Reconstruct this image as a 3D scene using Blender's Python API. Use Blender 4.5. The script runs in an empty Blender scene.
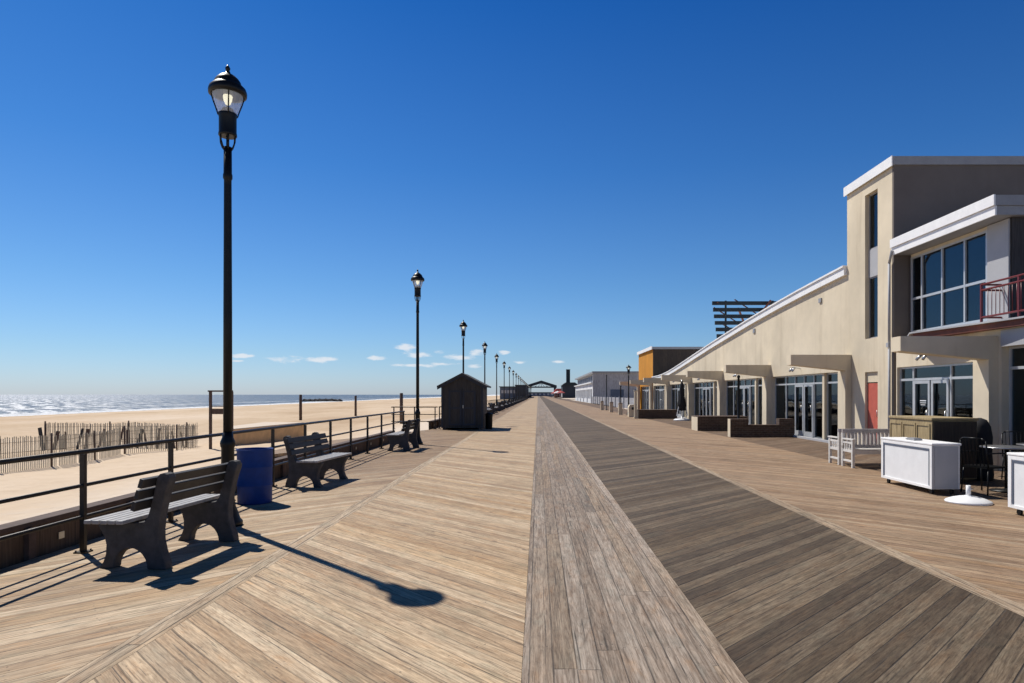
import bpy, bmesh, math, random
from mathutils import Vector, Matrix
random.seed(7)
R = math.radians
S = bpy.context.scene
COL = S.collection
CAMH = 1.6

# ------------------------------------------------------------------ mesh builder
class MB:
    def __init__(s): s.v = []; s.f = []; s.sm = []
    def add(s, vs, fs, smooth=False):
        o = len(s.v); s.v += [tuple(p) for p in vs]
        for f in fs: s.f.append([i+o for i in f]); s.sm.append(smooth)
        return s
    def box(s, x0, x1, y0, y1, z0, z1, M=None):
        vs = [(x, y, z) for z in (z0, z1) for y in (y0, y1) for x in (x0, x1)]
        if M: vs = [M @ Vector(p) for p in vs]
        return s.add(vs, [(0,2,3,1),(4,5,7,6),(0,1,5,4),(2,6,7,3),(0,4,6,2),(1,3,7,5)])
    def prism(s, poly, axis, a, b, M=None, smooth=False):
        """poly of 2D points; axis 'x': (y,z); 'y': (x,z); 'z': (x,y); extruded from a to b"""
        def P(p, t):
            v = {'x': (t, p[0], p[1]), 'y': (p[0], t, p[1]), 'z': (p[0], p[1], t)}[axis]
            return M @ Vector(v) if M else v
        n = len(poly)
        s.add([P(p, a) for p in poly] + [P(p, b) for p in poly], [list(range(n)), list(range(2*n-1, n-1, -1))])
        o = len(s.v) - 2*n
        for i in range(n):
            j = (i+1) % n
            s.f.append([o+i, o+j, o+n+j, o+n+i]); s.sm.append(smooth)
        return s
    def lathe(s, prof, c=(0,0,0), n=24, smooth=True, cap=True):
        o = len(s.v); m = len(prof)
        for r, z in prof:
            for k in range(n):
                a = 2*math.pi*k/n
                s.v.append((c[0]+r*math.cos(a), c[1]+r*math.sin(a), c[2]+z))
        for i in range(m-1):
            for k in range(n):
                k2 = (k+1) % n
                s.f.append([o+i*n+k, o+i*n+k2, o+(i+1)*n+k2, o+(i+1)*n+k]); s.sm.append(smooth)
        if cap:
            s.f.append([o+k for k in range(n)][::-1]); s.sm.append(False)
            s.f.append([o+(m-1)*n+k for k in range(n)]); s.sm.append(False)
        return s
    def bar(s, p, q, w, h=None, n=None):
        """bar from p to q; square w x h, or round with n sides of radius w"""
        p = Vector(p); q = Vector(q); d = (q-p); L = d.length
        if L < 1e-6: return s
        d.normalize()
        up = Vector((0,0,1)) if abs(d.z) < .95 else Vector((0,1,0))
        a = d.cross(up).normalized(); b = a.cross(d).normalized()
        if n:
            vs = []
            for t in (p, q):
                for k in range(n):
                    an = 2*math.pi*k/n
                    vs.append(t + a*w*math.cos(an) + b*w*math.sin(an))
            fs = [[k, (k+1)%n, n+(k+1)%n, n+k] for k in range(n)]
            o = len(s.v); s.add(vs, fs, True)
            s.f.append([o+k for k in range(n)][::-1]); s.sm.append(False)
            s.f.append([o+n+k for k in range(n)]); s.sm.append(False)
        else:
            h = h or w
            vs = [t + a*sx*w/2 + b*sz*h/2 for t in (p, q) for sx, sz in ((-1,-1),(1,-1),(1,1),(-1,1))]
            s.add(vs, [(0,1,2,3),(7,6,5,4),(0,4,5,1),(1,5,6,2),(2,6,7,3),(3,7,4,0)])
        return s
    def path(s, pts, r, n=8):
        for p, q in zip(pts[:-1], pts[1:]): s.bar(p, q, r, n=n)
        return s
    def build(s, name, mat, parent=None, origin=(0,0,0), bevel=0, seg=2):
        me = bpy.data.meshes.new(name)
        me.from_pydata([(v[0]-origin[0], v[1]-origin[1], v[2]-origin[2]) for v in s.v], [], s.f)
        bm = bmesh.new(); bm.from_mesh(me)
        bmesh.ops.recalc_face_normals(bm, faces=bm.faces)
        bm.to_mesh(me); bm.free()
        for p, f in zip(me.polygons, s.sm): p.use_smooth = f
        me.materials.append(mat)
        o = bpy.data.objects.new(name, me); COL.objects.link(o)
        if parent: o.parent = parent
        if bevel:
            m = o.modifiers.new('Bevel', 'BEVEL'); m.width = bevel; m.segments = seg
            m.limit_method = 'ANGLE'; m.angle_limit = R(40); m.harden_normals = False
        return o

def tag(o, label=None, cat=None, group=None, kind=None):
    if label: o['label'] = label
    if cat: o['category'] = cat
    if group: o['group'] = group
    if kind: o['kind'] = kind
    return o
def thing(name, label, cat, loc=(0,0,0), rz=0, group=None):
    o = bpy.data.objects.new(name, None); COL.objects.link(o)
    o.location = loc; o.rotation_euler = (0,0,rz); o.empty_display_size = .2
    return tag(o, label, cat, group)
def copy_tree(o, parent=None):
    c = o.copy(); COL.objects.link(c); c.parent = parent
    for ch in list(o.children): copy_tree(ch, c)
    return c
def place(proto, loc, rz=0, label=None, group=None, sc=None):
    c = copy_tree(proto); c.location = loc; c.rotation_euler = (0,0,rz)
    if label: c['label'] = label
    if group: c['group'] = group
    if sc: c.scale = sc
    return c

# ------------------------------------------------------------------ materials
class NT:
    def __init__(s, tree): s.t = tree
    def n(s, typ, **kw):
        nd = s.t.nodes.new(typ)
        for k, v in kw.items():
            if k.startswith('i_'):
                key = k[2:]; key = int(key) if key.isdigit() else key.replace('_', ' ')
                s.set(nd.inputs[key], v)
            else: setattr(nd, k, v)
        return nd
    def set(s, sock, v):
        if isinstance(v, bpy.types.NodeSocket): s.t.links.new(v, sock)
        else:
            if isinstance(v, (tuple, list)) and sock.type == 'RGBA' and len(v) == 3: v = (*v, 1)
            sock.default_value = v
    def m(s, op, a, b=0.0, c=None, clamp=False):
        nd = s.t.nodes.new('ShaderNodeMath'); nd.operation = op; nd.use_clamp = clamp
        s.set(nd.inputs[0], a); s.set(nd.inputs[1], b)
        if c is not None: s.set(nd.inputs[2], c)
        return nd.outputs[0]
    def mix(s, f, a, b, mode='MIX'):
        nd = s.t.nodes.new('ShaderNodeMix'); nd.data_type = 'RGBA'; nd.blend_type = mode
        s.set(nd.inputs[0], f); s.set(nd.inputs[6], a); s.set(nd.inputs[7], b)
        return nd.outputs[2]
    def noise(s, vec, scale, detail=4, rough=.55, out=0, dist=0):
        nd = s.t.nodes.new('ShaderNodeTexNoise')
        s.set(nd.inputs['Vector'], vec); nd.inputs['Scale'].default_value = scale
        nd.inputs['Detail'].default_value = detail; nd.inputs['Roughness'].default_value = rough
        nd.inputs['Distortion'].default_value = dist
        return nd.outputs[out]
    def comb(s, x, y, z=0.0):
        nd = s.t.nodes.new('ShaderNodeCombineXYZ')
        s.set(nd.inputs[0], x); s.set(nd.inputs[1], y); s.set(nd.inputs[2], z); return nd.outputs[0]
    def sep(s, v):
        nd = s.t.nodes.new('ShaderNodeSeparateXYZ'); s.set(nd.inputs[0], v); return nd.outputs
    def ramp(s, f, stops):
        nd = s.t.nodes.new('ShaderNodeValToRGB'); s.set(nd.inputs[0], f)
        cr = nd.color_ramp
        while len(cr.elements) < len(stops): cr.elements.new(.5)
        for e, (p, c) in zip(cr.elements, stops):
            e.position = p; e.color = (*c, 1) if len(c) == 3 else c
        return nd.outputs[0]
    def sstep(s, v, a, b, lo=0.0, hi=1.0):
        nd = s.t.nodes.new('ShaderNodeMapRange'); nd.interpolation_type = 'SMOOTHSTEP'
        s.set(nd.inputs[0], v); s.set(nd.inputs[1], a); s.set(nd.inputs[2], b); s.set(nd.inputs[3], lo); s.set(nd.inputs[4], hi)
        return nd.outputs[0]
    def bump(s, h, strength=.3, dist=.01):
        nd = s.t.nodes.new('ShaderNodeBump'); s.set(nd.inputs['Height'], h)
        nd.inputs['Strength'].default_value = strength; nd.inputs['Distance'].default_value = dist
        return nd.outputs[0]

def newmat(name):
    m = bpy.data.materials.new(name); m.use_nodes = True
    nt = NT(m.node_tree); bsdf = m.node_tree.nodes['Principled BSDF']
    return m, nt, bsdf
def setp(nt, b, **kw):
    for k, v in kw.items(): nt.set(b.inputs[k.replace('_', ' ')], v)

def simple(name, col, rough=.5, metal=0, var=.15, scale=6, bump=.1, bdist=.004, coord='Object', rust=None, spec=.5):
    """painted / plain surface with mottling, fine bump and optional wear"""
    m, nt, b = newmat(name)
    c = nt.n('ShaderNodeTexCoord').outputs[coord]
    n1 = nt.noise(c, scale, 6, .6); n2 = nt.noise(c, scale*9, 3, .6)
    f = nt.m('ADD', nt.m('MULTIPLY', n1, .7), nt.m('MULTIPLY', n2, .3))
    lo = tuple(x*(1-var) for x in col); hi = tuple(min(1, x*(1+var)) for x in col)
    cc = nt.ramp(f, [(.32, lo), (.68, hi)])
    if rust:
        k = nt.sstep(nt.noise(c, scale*2.3, 8, .7), .62, .7)
        cc = nt.mix(k, cc, rust)
    setp(nt, b, Base_Color=cc, Roughness=nt.m('ADD', rough-.06, nt.m('MULTIPLY', n2, .14)), Metallic=metal)
    b.inputs['Specular IOR Level'].default_value = spec
    if bump: setp(nt, b, Normal=nt.bump(f, bump, bdist))
    return m

def deck(name, ang, c0, c1, c2, w=.137, joint=None, dark=.12, off=0.0, stain=.35, grain=1.0, jshift=0, worn=None, gapk=1.0):
    """boards along direction ang (deg from +X). c0..c2 weathering tones"""
    m, nt, b = newmat(name)
    p = nt.sep(nt.n('ShaderNodeTexCoord').outputs['Object'])
    ca, sa = math.cos(R(ang)), math.sin(R(ang))
    al = nt.m('ADD', nt.m('MULTIPLY', p[0], ca), nt.m('MULTIPLY', p[1], sa))
    ac = nt.m('ADD', nt.m('SUBTRACT', nt.m('MULTIPLY', p[1], ca), nt.m('MULTIPLY', p[0], sa)), off+1000*w)
    q = nt.m('DIVIDE', ac, w)
    idx = nt.m('FLOOR', q); fr = nt.m('FRACT', q)
    wn = nt.n('ShaderNodeTexWhiteNoise', noise_dimensions='1D'); nt.set(wn.inputs['W'], idx)
    if joint:
        q2 = nt.m('ADD', nt.m('DIVIDE', al, joint), nt.m('MULTIPLY', wn.outputs[0], 1.0))
        if jshift: q2 = nt.m('ADD', q2, jshift)
        id2 = nt.m('FLOOR', q2); fj = nt.m('FRACT', q2)
        wn = nt.n('ShaderNodeTexWhiteNoise', noise_dimensions='2D'); nt.set(wn.inputs['Vector'], nt.comb(idx, id2, 0))
        seed = nt.m('ADD', idx, nt.m('MULTIPLY', id2, 17.3))
        ej = nt.m('MULTIPLY', nt.m('MINIMUM', fj, nt.m('SUBTRACT', 1.0, fj)), joint)
    else:
        seed = idx; ej = None
    rnd = wn.outputs[0]; rc = nt.sep(wn.outputs[1])
    # grain
    gv = nt.comb(nt.m('MULTIPLY', al, 1.6), nt.m('MULTIPLY', ac, 26.0), nt.m('MULTIPLY', seed, 3.7))
    g1 = nt.noise(gv, 1.0, 7, .62, dist=.6)
    gv2 = nt.comb(nt.m('MULTIPLY', al, 5.0), nt.m('MULTIPLY', ac, 120.0), nt.m('MULTIPLY', seed, 1.3))
    g2 = nt.noise(gv2, 1.0, 4, .6)
    # cathedral rings
    gv3 = nt.comb(nt.m('MULTIPLY', al, .55), nt.m('MULTIPLY', ac, 7.0), nt.m('MULTIPLY', seed, 5.1))
    r0 = nt.noise(gv3, 1.0, 2, .4)
    rings = nt.m('SINE', nt.m('MULTIPLY', r0, 90.0))
    ringm = nt.sstep(rings, .2, 1.0)
    base = nt.ramp(rnd, [(0, c0), (.5, c1), (1, c2)])
    # odd dark board
    dk = nt.sstep(rc[0], 1-dark, 1-dark*.3)
    base = nt.mix(nt.m('MULTIPLY', dk, .5), base, tuple(x*.5 for x in c0))
    yl = nt.m('MULTIPLY', nt.sstep(rc[1], .6, 1.0), .35)
    base = nt.mix(yl, base, (c1[0]*1.12, c1[1]*.98, c1[2]*.74))
    gg = nt.sstep(g1, .38, .60)
    k = .58 if grain > 1 else .70
    sv = nt.comb(nt.m('MULTIPLY', al, .8), nt.m('MULTIPLY', ac, 62.0), nt.m('MULTIPLY', seed, 2.9))
    s1 = nt.noise(sv, 1.0, 5, .7, dist=.3)
    base = nt.mix(nt.m('MULTIPLY', nt.sstep(s1, .50, .62), .55), base, (.62,.56,.50), 'MULTIPLY')
    base = nt.mix(nt.m('MULTIPLY', nt.sstep(s1, .46, .36), .35), base, (1.28,1.26,1.22), 'MULTIPLY')
    ckv = nt.comb(nt.m('MULTIPLY', al, 1.1), nt.m('MULTIPLY', ac, 60.0), nt.m('MULTIPLY', seed, 7.9))
    ck = nt.sstep(nt.noise(ckv, 1.0, 3, .5, dist=.5), .63, .69)
    base = nt.mix(nt.m('MULTIPLY', ck, .75), base, (.05,.04,.032))
    base = nt.mix(nt.m('MULTIPLY', nt.m('SUBTRACT', 1.0, gg), .7), base, (k, k*.97, k*.93), 'MULTIPLY')
    base = nt.mix(nt.m('MULTIPLY', nt.sstep(g2, .55, .8), .3*grain), base, (.5,.46,.43), 'MULTIPLY')
    base = nt.mix(nt.m('MULTIPLY', ringm, .22*grain), base, (.45,.38,.32), 'MULTIPLY')
    bl1 = nt.noise(nt.comb(nt.m('MULTIPLY', al, 2.6), nt.m('MULTIPLY', ac, 8.0), nt.m('MULTIPLY', seed, 4.4)), 1.0, 5, .65)
    base = nt.mix(1.0, base, nt.ramp(bl1, [(.3, (.84,.90,.90)), (.45, (1,1,.98)), (.58, (1.0,.97,.93)), (.72, (1.0,.85,.70))]), 'MULTIPLY')
    fine = nt.noise(nt.comb(nt.m('MULTIPLY', al, 6.0), nt.m('MULTIPLY', ac, 68.0), seed), 1.0, 6, .8)
    base = nt.mix(.74 if gapk < .9 else .9, base, nt.ramp(fine, [(.36, (.55,.50,.45)), (.5, (1,1,1)), (.64, (1.3,1.29,1.27))]), 'MULTIPLY')
    dash = nt.sstep(nt.noise(nt.comb(nt.m('MULTIPLY', al, 2.6), nt.m('MULTIPLY', ac, 80.0), nt.m('MULTIPLY', seed, 2.1)), 1.0, 4, .6), .58, .65)
    base = nt.mix(nt.m('MULTIPLY', dash, .6), base, (.09,.065,.045))
    smud = nt.sstep(nt.noise(nt.comb(nt.m('MULTIPLY', al, 7.0), nt.m('MULTIPLY', ac, 16.0), nt.m('MULTIPLY', seed, 9.1)), 1.0, 6, .7), .56, .66)
    base = nt.mix(nt.m('MULTIPLY', smud, .5), base, (.60,.55,.50), 'MULTIPLY')
    # broad weather stains across boards
    pw = nt.comb(p[0], nt.m('MULTIPLY', p[1], .55), 0)
    st = nt.noise(pw, 1.1, 6, .62)
    base = nt.mix(nt.m('MULTIPLY', nt.sstep(st, .45, .72), stain), base, (.52,.49,.47), 'MULTIPLY')
    st2 = nt.noise(pw, .28, 5, .6)
    base = nt.mix(nt.m('MULTIPLY', nt.sstep(st2, .5, .75), stain*.8), base, (.62,.57,.52), 'MULTIPLY')
    st3 = nt.noise(nt.comb(nt.m('MULTIPLY', al, 1.5), nt.m('MULTIPLY', ac, 9), seed), 1.0, 5, .65)
    base = nt.mix(nt.m('MULTIPLY', nt.sstep(st3, .6, .78), .5), base, (.5,.45,.42), 'MULTIPLY')
    if worn:
        wy = nt.m('ADD', p[1], nt.m('MULTIPLY', nt.m('SUBTRACT', st2, .5), 14))
        base = nt.mix(nt.sstep(wy, worn[0], worn[1]), base, (.66,.61,.57), 'MULTIPLY')
    # knots
    vo = nt.n('ShaderNodeTexVoronoi', feature='F1'); vo.inputs['Scale'].default_value = 1.0
    nt.set(vo.inputs['Vector'], nt.comb(nt.m('MULTIPLY', al, 1.7), nt.m('MULTIPLY', ac, 4.2), nt.m('MULTIPLY', seed, .77)))
    kn = nt.sstep(vo.outputs['Distance'], .035, .09, 1.0, 0.0)
    base = nt.mix(nt.m('MULTIPLY', kn, .75), base, (.10,.065,.045))
    # nails: two per board on each joist
    jf = nt.m('FRACT', nt.m('DIVIDE', nt.m('ADD', nt.m('ADD', al, 500), nt.m('MULTIPLY', rc[0], .07)), .61))
    nx = nt.m('MULTIPLY', nt.m('SUBTRACT', jf, .5), .61)
    ny = nt.m('MULTIPLY', nt.m('SUBTRACT', nt.m('ABSOLUTE', nt.m('SUBTRACT', fr, .5)), .25), w)
    nd = nt.m('SQRT', nt.m('ADD', nt.m('MULTIPLY', nx, nx), nt.m('MULTIPLY', ny, ny)))
    nail = nt.sstep(nd, .004, .009, 1.0, 0.0)
    base = nt.mix(nt.m('MULTIPLY', nail, nt.m('MULTIPLY', nt.sstep(st3, .4, .6), .8)), base, (.05,.04,.035))
    # gaps with uneven width
    e = nt.m('MULTIPLY', nt.m('MINIMUM', fr, nt.m('SUBTRACT', 1.0, fr)), w)
    if ej is not None: e = nt.m('MINIMUM', e, ej)
    gw = nt.m('ADD', .0, nt.m('MULTIPLY', nt.noise(nt.comb(al, seed, 0), 1.3, 3), .0035))
    gap = nt.sstep(e, gw, nt.m('ADD', gw, .005), 1.0, 0.0)
    gv4 = nt.sstep(nt.noise(nt.comb(nt.m('MULTIPLY', al, 1.5), nt.m('MULTIPLY', nt.m('FLOOR', nt.m('ADD', q, .5)), 3.3), 4.0), 1.0, 3, .6), .35, .62)
    base = nt.mix(nt.m('MULTIPLY', gap, nt.m('ADD', .25*gapk, nt.m('MULTIPLY', gv4, .7*gapk))), base, (.03,.024,.02))
    tilt = nt.m('MULTIPLY', nt.m('SUBTRACT', fr, .5), nt.m('MULTIPLY', nt.m('SUBTRACT', rc[2], .5), .5))
    h = nt.m('SUBTRACT', nt.m('ADD', nt.m('MULTIPLY', g1, .35), nt.m('ADD', nt.m('MULTIPLY', g2, .18), tilt)), nt.m('MULTIPLY', gap, 1.4))
    setp(nt, b, Base_Color=base, Roughness=nt.m('ADD', .62, nt.m('MULTIPLY', g1, .25)), Normal=nt.bump(h, .55, .006))
    b.inputs['Specular IOR Level'].default_value = .3
    return m

def planks(name, c0, c1, axis=2, w=.14, rough=.75, gapdark=.7, grainax=None):
    """board cladding in object space: boards stacked along axis; grain along the two others"""
    m, nt, b = newmat(name)
    c = nt.n('ShaderNodeTexCoord').outputs['Object']; p = nt.sep(c)
    q = nt.m('DIVIDE', nt.m('ADD', p[axis], 100*w), w); idx = nt.m('FLOOR', q); fr = nt.m('FRACT', q)
    wn = nt.n('ShaderNodeTexWhiteNoise', noise_dimensions='1D'); nt.set(wn.inputs['W'], idx)
    sc = [2.5, 2.5, 2.5]; sc[axis] = 40
    g = nt.noise(nt.comb(*[nt.m('MULTIPLY', p[i], sc[i]) for i in range(3)]), 1.0, 6, .6)
    col = nt.mix(wn.outputs[0], c0, c1)
    col = nt.mix(nt.sstep(g, .65, .35), col, (.6,.57,.55), 'MULTIPLY')
    e = nt.m('MULTIPLY', nt.m('MINIMUM', fr, nt.m('SUBTRACT', 1.0, fr)), w)
    gap = nt.sstep(e, .002, .007, 1.0, 0.0)
    col = nt.mix(nt.m('MULTIPLY', gap, gapdark), col, (.015,.012,.01))
    setp(nt, b, Base_Color=col, Roughness=rough, Normal=nt.bump(nt.m('SUBTRACT', nt.m('MULTIPLY', g, .3), gap), .5, .006))
    return m

def stucco(name, col, stain=.35, rough=.9):
    m, nt, b = newmat(name)
    c = nt.n('ShaderNodeTexCoord').outputs['Object']; p = nt.sep(c)
    n1 = nt.noise(c, .5, 7, .62)
    drip = nt.noise(nt.comb(nt.m('MULTIPLY', p[0], 2.2), nt.m('MULTIPLY', p[1], 2.2), nt.m('MULTIPLY', p[2], .22)), 1.0, 6, .65)
    fine = nt.noise(c, 55, 4, .7)
    cc = nt.ramp(n1, [(.3, tuple(x*.82 for x in col)), (.7, tuple(min(1,x*1.1) for x in col))])
    cc = nt.mix(nt.m('MULTIPLY', nt.sstep(drip, .5, .75), stain), cc, (.62,.57,.5), 'MULTIPLY')
    cc = nt.mix(nt.m('MULTIPLY', nt.sstep(fine, .5, .8), .15), cc, (.6,.56,.5), 'MULTIPLY')
    setp(nt, b, Base_Color=cc, Roughness=rough, Normal=nt.bump(nt.m('ADD', fine, nt.m('MULTIPLY', n1, 2)), .25, .006))
    b.inputs['Specular IOR Level'].default_value = .25
    return m

def brick(name):
    m, nt, b = newmat(name)
    c = nt.n('ShaderNodeTexCoord').outputs['Object']; p = nt.sep(c)
    v = nt.comb(nt.m('ADD', p[0], p[1]), p[2], 0)
    t = nt.n('ShaderNodeTexBrick'); nt.set(t.inputs['Vector'], v)
    nt.set(t.inputs['Color1'], (.07,.042,.028)); nt.set(t.inputs['Color2'], (.11,.066,.045)); nt.set(t.inputs['Mortar'], (.13,.11,.09))
    t.inputs['Scale'].default_value = 1; t.inputs['Mortar Size'].default_value = .008
    t.inputs['Brick Width'].default_value = .21; t.inputs['Row Height'].default_value = .07
    n = nt.noise(c, 9, 6, .6)
    col = nt.mix(nt.sstep(n, .4, .7), t.outputs[0], (.7,.66,.6), 'MULTIPLY')
    setp(nt, b, Base_Color=col, Roughness=.9, Normal=nt.bump(nt.m('SUBTRACT', n, t.outputs[1]), .5, .005))
    return m

def glassmat(name, tint=(.32,.42,.46), tr=.55):
    m, nt, b = newmat(name)
    out = m.node_tree.nodes['Material Output']; m.node_tree.nodes.remove(b)
    c = nt.n('ShaderNodeTexCoord').outputs['Object']
    h = nt.noise(c, 1.3, 2, .5)
    nrm = nt.bump(h, .12, .02)
    fr = nt.n('ShaderNodeFresnel'); fr.inputs[0].default_value = 1.6
    gl = nt.n('ShaderNodeBsdfGlossy'); gl.inputs['Roughness'].default_value = .02; nt.set(gl.inputs['Normal'], nrm)
    nt.set(gl.inputs['Color'], (.85,.93,1))
    tp = nt.n('ShaderNodeBsdfTransparent'); nt.set(tp.inputs[0], tuple(x*tr for x in tint))
    ms = nt.n('ShaderNodeMixShader'); nt.set(ms.inputs[0], nt.m('ADD', .02, nt.m('MULTIPLY', fr.outputs[0], .62), clamp=True))
    nt.t.links.new(tp.outputs[0], ms.inputs[1]); nt.t.links.new(gl.outputs[0], ms.inputs[2])
    nt.t.links.new(ms.outputs[0], out.inputs[0])
    return m

M = {}
M['black_metal'] = simple('black_metal', (.006,.0065,.007), .42, 0, .3, 8, .12, spec=.3)
M['rail_metal'] = simple('rail_metal', (.028,.022,.017), .42, .3, .4, 9, .2, rust=(.09,.045,.025))
M['bench_concrete'] = simple('bench_concrete', (.072,.067,.064), .85, 0, .35, 12, .5, .006)
M['bench_slat'] = simple('bench_slat', (.028,.026,.025), .55, 0, .3, 14, .35)
M['bench_seat'] = simple('bench_seat', (.34,.325,.31), .5, 0, .3, 14, .35)
M['bin_blue'] = simple('bin_blue', (.003,.036,.20), .55, 0, .2, 7, .2, spec=.3)
M['bin_inside'] = simple('bin_inside', (.01,.01,.012), .9)
M['white_paint'] = simple('white_paint', (.84,.84,.83), .45, 0, .06, 5, .06)
M['white_trim'] = simple('white_trim', (.90,.89,.87), .5, 0, .08, 3, .06)
M['grey_trim'] = simple('grey_trim', (.30,.30,.31), .5, 0, .12, 4, .08)
M['frame_metal'] = simple('frame_metal', (.55,.56,.57), .35, .3, .08, 6, .05)
M['steel'] = simple('steel', (.5,.5,.5), .3, .9, .1, 8, .05)
M['stucco'] = stucco('stucco', (.74,.64,.475), .45)
M['stucco_grey'] = stucco('stucco_grey', (.36,.31,.26), .3)
M['orange'] = stucco('orange_stucco', (.62,.27,.035), .2)
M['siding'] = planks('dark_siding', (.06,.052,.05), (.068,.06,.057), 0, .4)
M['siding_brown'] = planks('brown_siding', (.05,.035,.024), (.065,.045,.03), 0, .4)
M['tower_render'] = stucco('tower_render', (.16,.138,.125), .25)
M['panel_grey'] = simple('panel_grey', (.42,.42,.43), .6, 0, .06, 3, .05)
M['pale_wall'] = stucco('pale_wall', (.82,.82,.81), .2)
M['pale_wall_grey'] = planks('pale_corrugated', (.46,.45,.46), (.52,.51,.52), 0, .6)
M['red_door'] = simple('red_door', (.52,.11,.07), .5, 0, .15, 5, .08)
M['red_paint'] = simple('red_paint', (.14,.016,.016), .4, 0, .2, 8, .08)
M['red_brown'] = simple('red_brown', (.16,.05,.03), .7, 0, .25, 5, .15)
M['brick'] = brick('brick')
M['glass'] = glassmat('window_glass')
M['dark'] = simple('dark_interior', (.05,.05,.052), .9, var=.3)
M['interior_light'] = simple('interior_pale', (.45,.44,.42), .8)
M['curtain'] = planks('curtain', (.55,.54,.52), (.35,.35,.35), 1, .12, .9, .3)
M['wood_bulk'] = planks('bulkhead_wood', (.12,.075,.045), (.17,.11,.07), 1, .5, .8)
M['wood_tan'] = planks('tan_wood', (.43,.33,.17), (.50,.39,.21), 1, .6, .6, .4)
M['plywood'] = simple('plywood', (.66,.42,.20), .75, 0, .18, 2.5, .1)
M['post_wood'] = simple('post_wood', (.10,.065,.05), .85, 0, .35, 9, .3)
M['fence_slat'] = simple('fence_slat', (.46,.42,.33), .9, 0, .25, 12, .2)
M['shed_wood'] = planks('shed_siding', (.055,.050,.044), (.075,.068,.06), 0, .2, .8)
M['shed_roof'] = simple('shed_shingle', (.06,.058,.056), .9, 0, .35, 18, .5)
M['bench_white'] = simple('bench_white_wood', (.70,.67,.62), .6, 0, .12, 9, .1)
M['bench_grey'] = simple('bench_grey_wood', (.46,.42,.40), .7, 0, .2, 12, .15)
M['canvas_black'] = simple('canvas_black', (.015,.015,.017), .85, 0, .3, 7, .3)
M['canvas_red'] = simple('canvas_red', (.45,.07,.06), .8, 0, .2, 2, .2)
M['canvas_white'] = simple('canvas_white', (.75,.72,.70), .8, 0, .1, 2, .2)
M['rock'] = simple('rock', (.025,.024,.024), .9, 0, .4, .4, .6, .1)
M['far_dark'] = simple('far_timber', (.035,.04,.05), .8, 0, .2, .4, .1)
M['far_blue'] = simple('far_blue_cladding', (.10,.12,.16), .7, 0, .2, .3, .1)
M['tower_green'] = simple('tower_cladding', (.008,.016,.02), .6, 0, .2, .3, .1)

# lantern glass and bulb
m, nt, b = newmat('lantern_glass'); out = m.node_tree.nodes['Material Output']
tp = nt.n('ShaderNodeBsdfTransparent'); nt.set(tp.inputs[0], (.82,.88,.95))
setp(nt, b, Base_Color=(.72,.78,.85), Roughness=.12); b.inputs['Specular IOR Level'].default_value = .6
ms = nt.n('ShaderNodeMixShader'); ms.inputs[0].default_value = .45
nt.t.links.new(tp.outputs[0], ms.inputs[1]); nt.t.links.new(b.outputs[0], ms.inputs[2]); nt.t.links.new(ms.outputs[0], out.inputs[0])
M['lantern_glass'] = m
m, nt, b = newmat('bulb'); setp(nt, b, Base_Color=(.9,.88,.8), Emission_Color=(1,.86,.55), Emission_Strength=1.6)
M['bulb'] = m

# sand
m, nt, b = newmat('sand')
c = nt.n('ShaderNodeTexCoord').outputs['Object']; p = nt.sep(c)
n1 = nt.noise(nt.comb(nt.m('MULTIPLY', p[0], .06), nt.m('MULTIPLY', p[1], .025), 0), 1.0, 6, .6)
n2 = nt.noise(c, 1.4, 6, .65); n3 = nt.noise(c, 9, 6, .7)
cc = nt.ramp(n1, [(.3, (.44,.31,.19)), (.52, (.60,.46,.315)), (.72, (.70,.57,.435))])
band = nt.noise(nt.comb(nt.m('MULTIPLY', p[0], .16), nt.m('MULTIPLY', p[1], .02), 5.0), 1.0, 6, .65)
cc = nt.mix(nt.m('MULTIPLY', nt.sstep(band, .5, .68), .4), cc, (.72,.62,.5), 'MULTIPLY')
cc = nt.mix(nt.m('MULTIPLY', nt.sstep(n2, .45, .75), .35), cc, (.7,.64,.56), 'MULTIPLY')
cc = nt.mix(nt.m('MULTIPLY', nt.sstep(n3, .55, .8), .25), cc, (.6,.55,.5), 'MULTIPLY')
pale = nt.m('MULTIPLY', nt.sstep(nt.m('ADD', p[0], nt.m('MULTIPLY', n2, 3.0)), -9.5, -7.0), .7)
cc = nt.mix(pale, cc, (.70,.61,.51))
# wet sand close to the water
shore = nt.m('ADD', p[0], nt.m('MULTIPLY', p[1], .06))
wet = nt.sstep(nt.m('ADD', shore, nt.m('MULTIPLY', n1, 9)), -88.0, -95.0)
cc = nt.mix(nt.m('MULTIPLY', wet, .75), cc, (.20,.15,.11))
fp = nt.n('ShaderNodeTexVoronoi', feature='SMOOTH_F1'); nt.set(fp.inputs['Vector'], c); fp.inputs['Scale'].default_value = 2.6
hh = nt.m('ADD', nt.m('MULTIPLY', fp.outputs[0], 1.0), nt.m('ADD', n2, nt.m('MULTIPLY', n3, .5)))
setp(nt, b, Base_Color=cc, Roughness=.95, Normal=nt.bump(hh, .6, .06)); b.inputs['Specular IOR Level'].default_value = .15
M['sand'] = m

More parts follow.
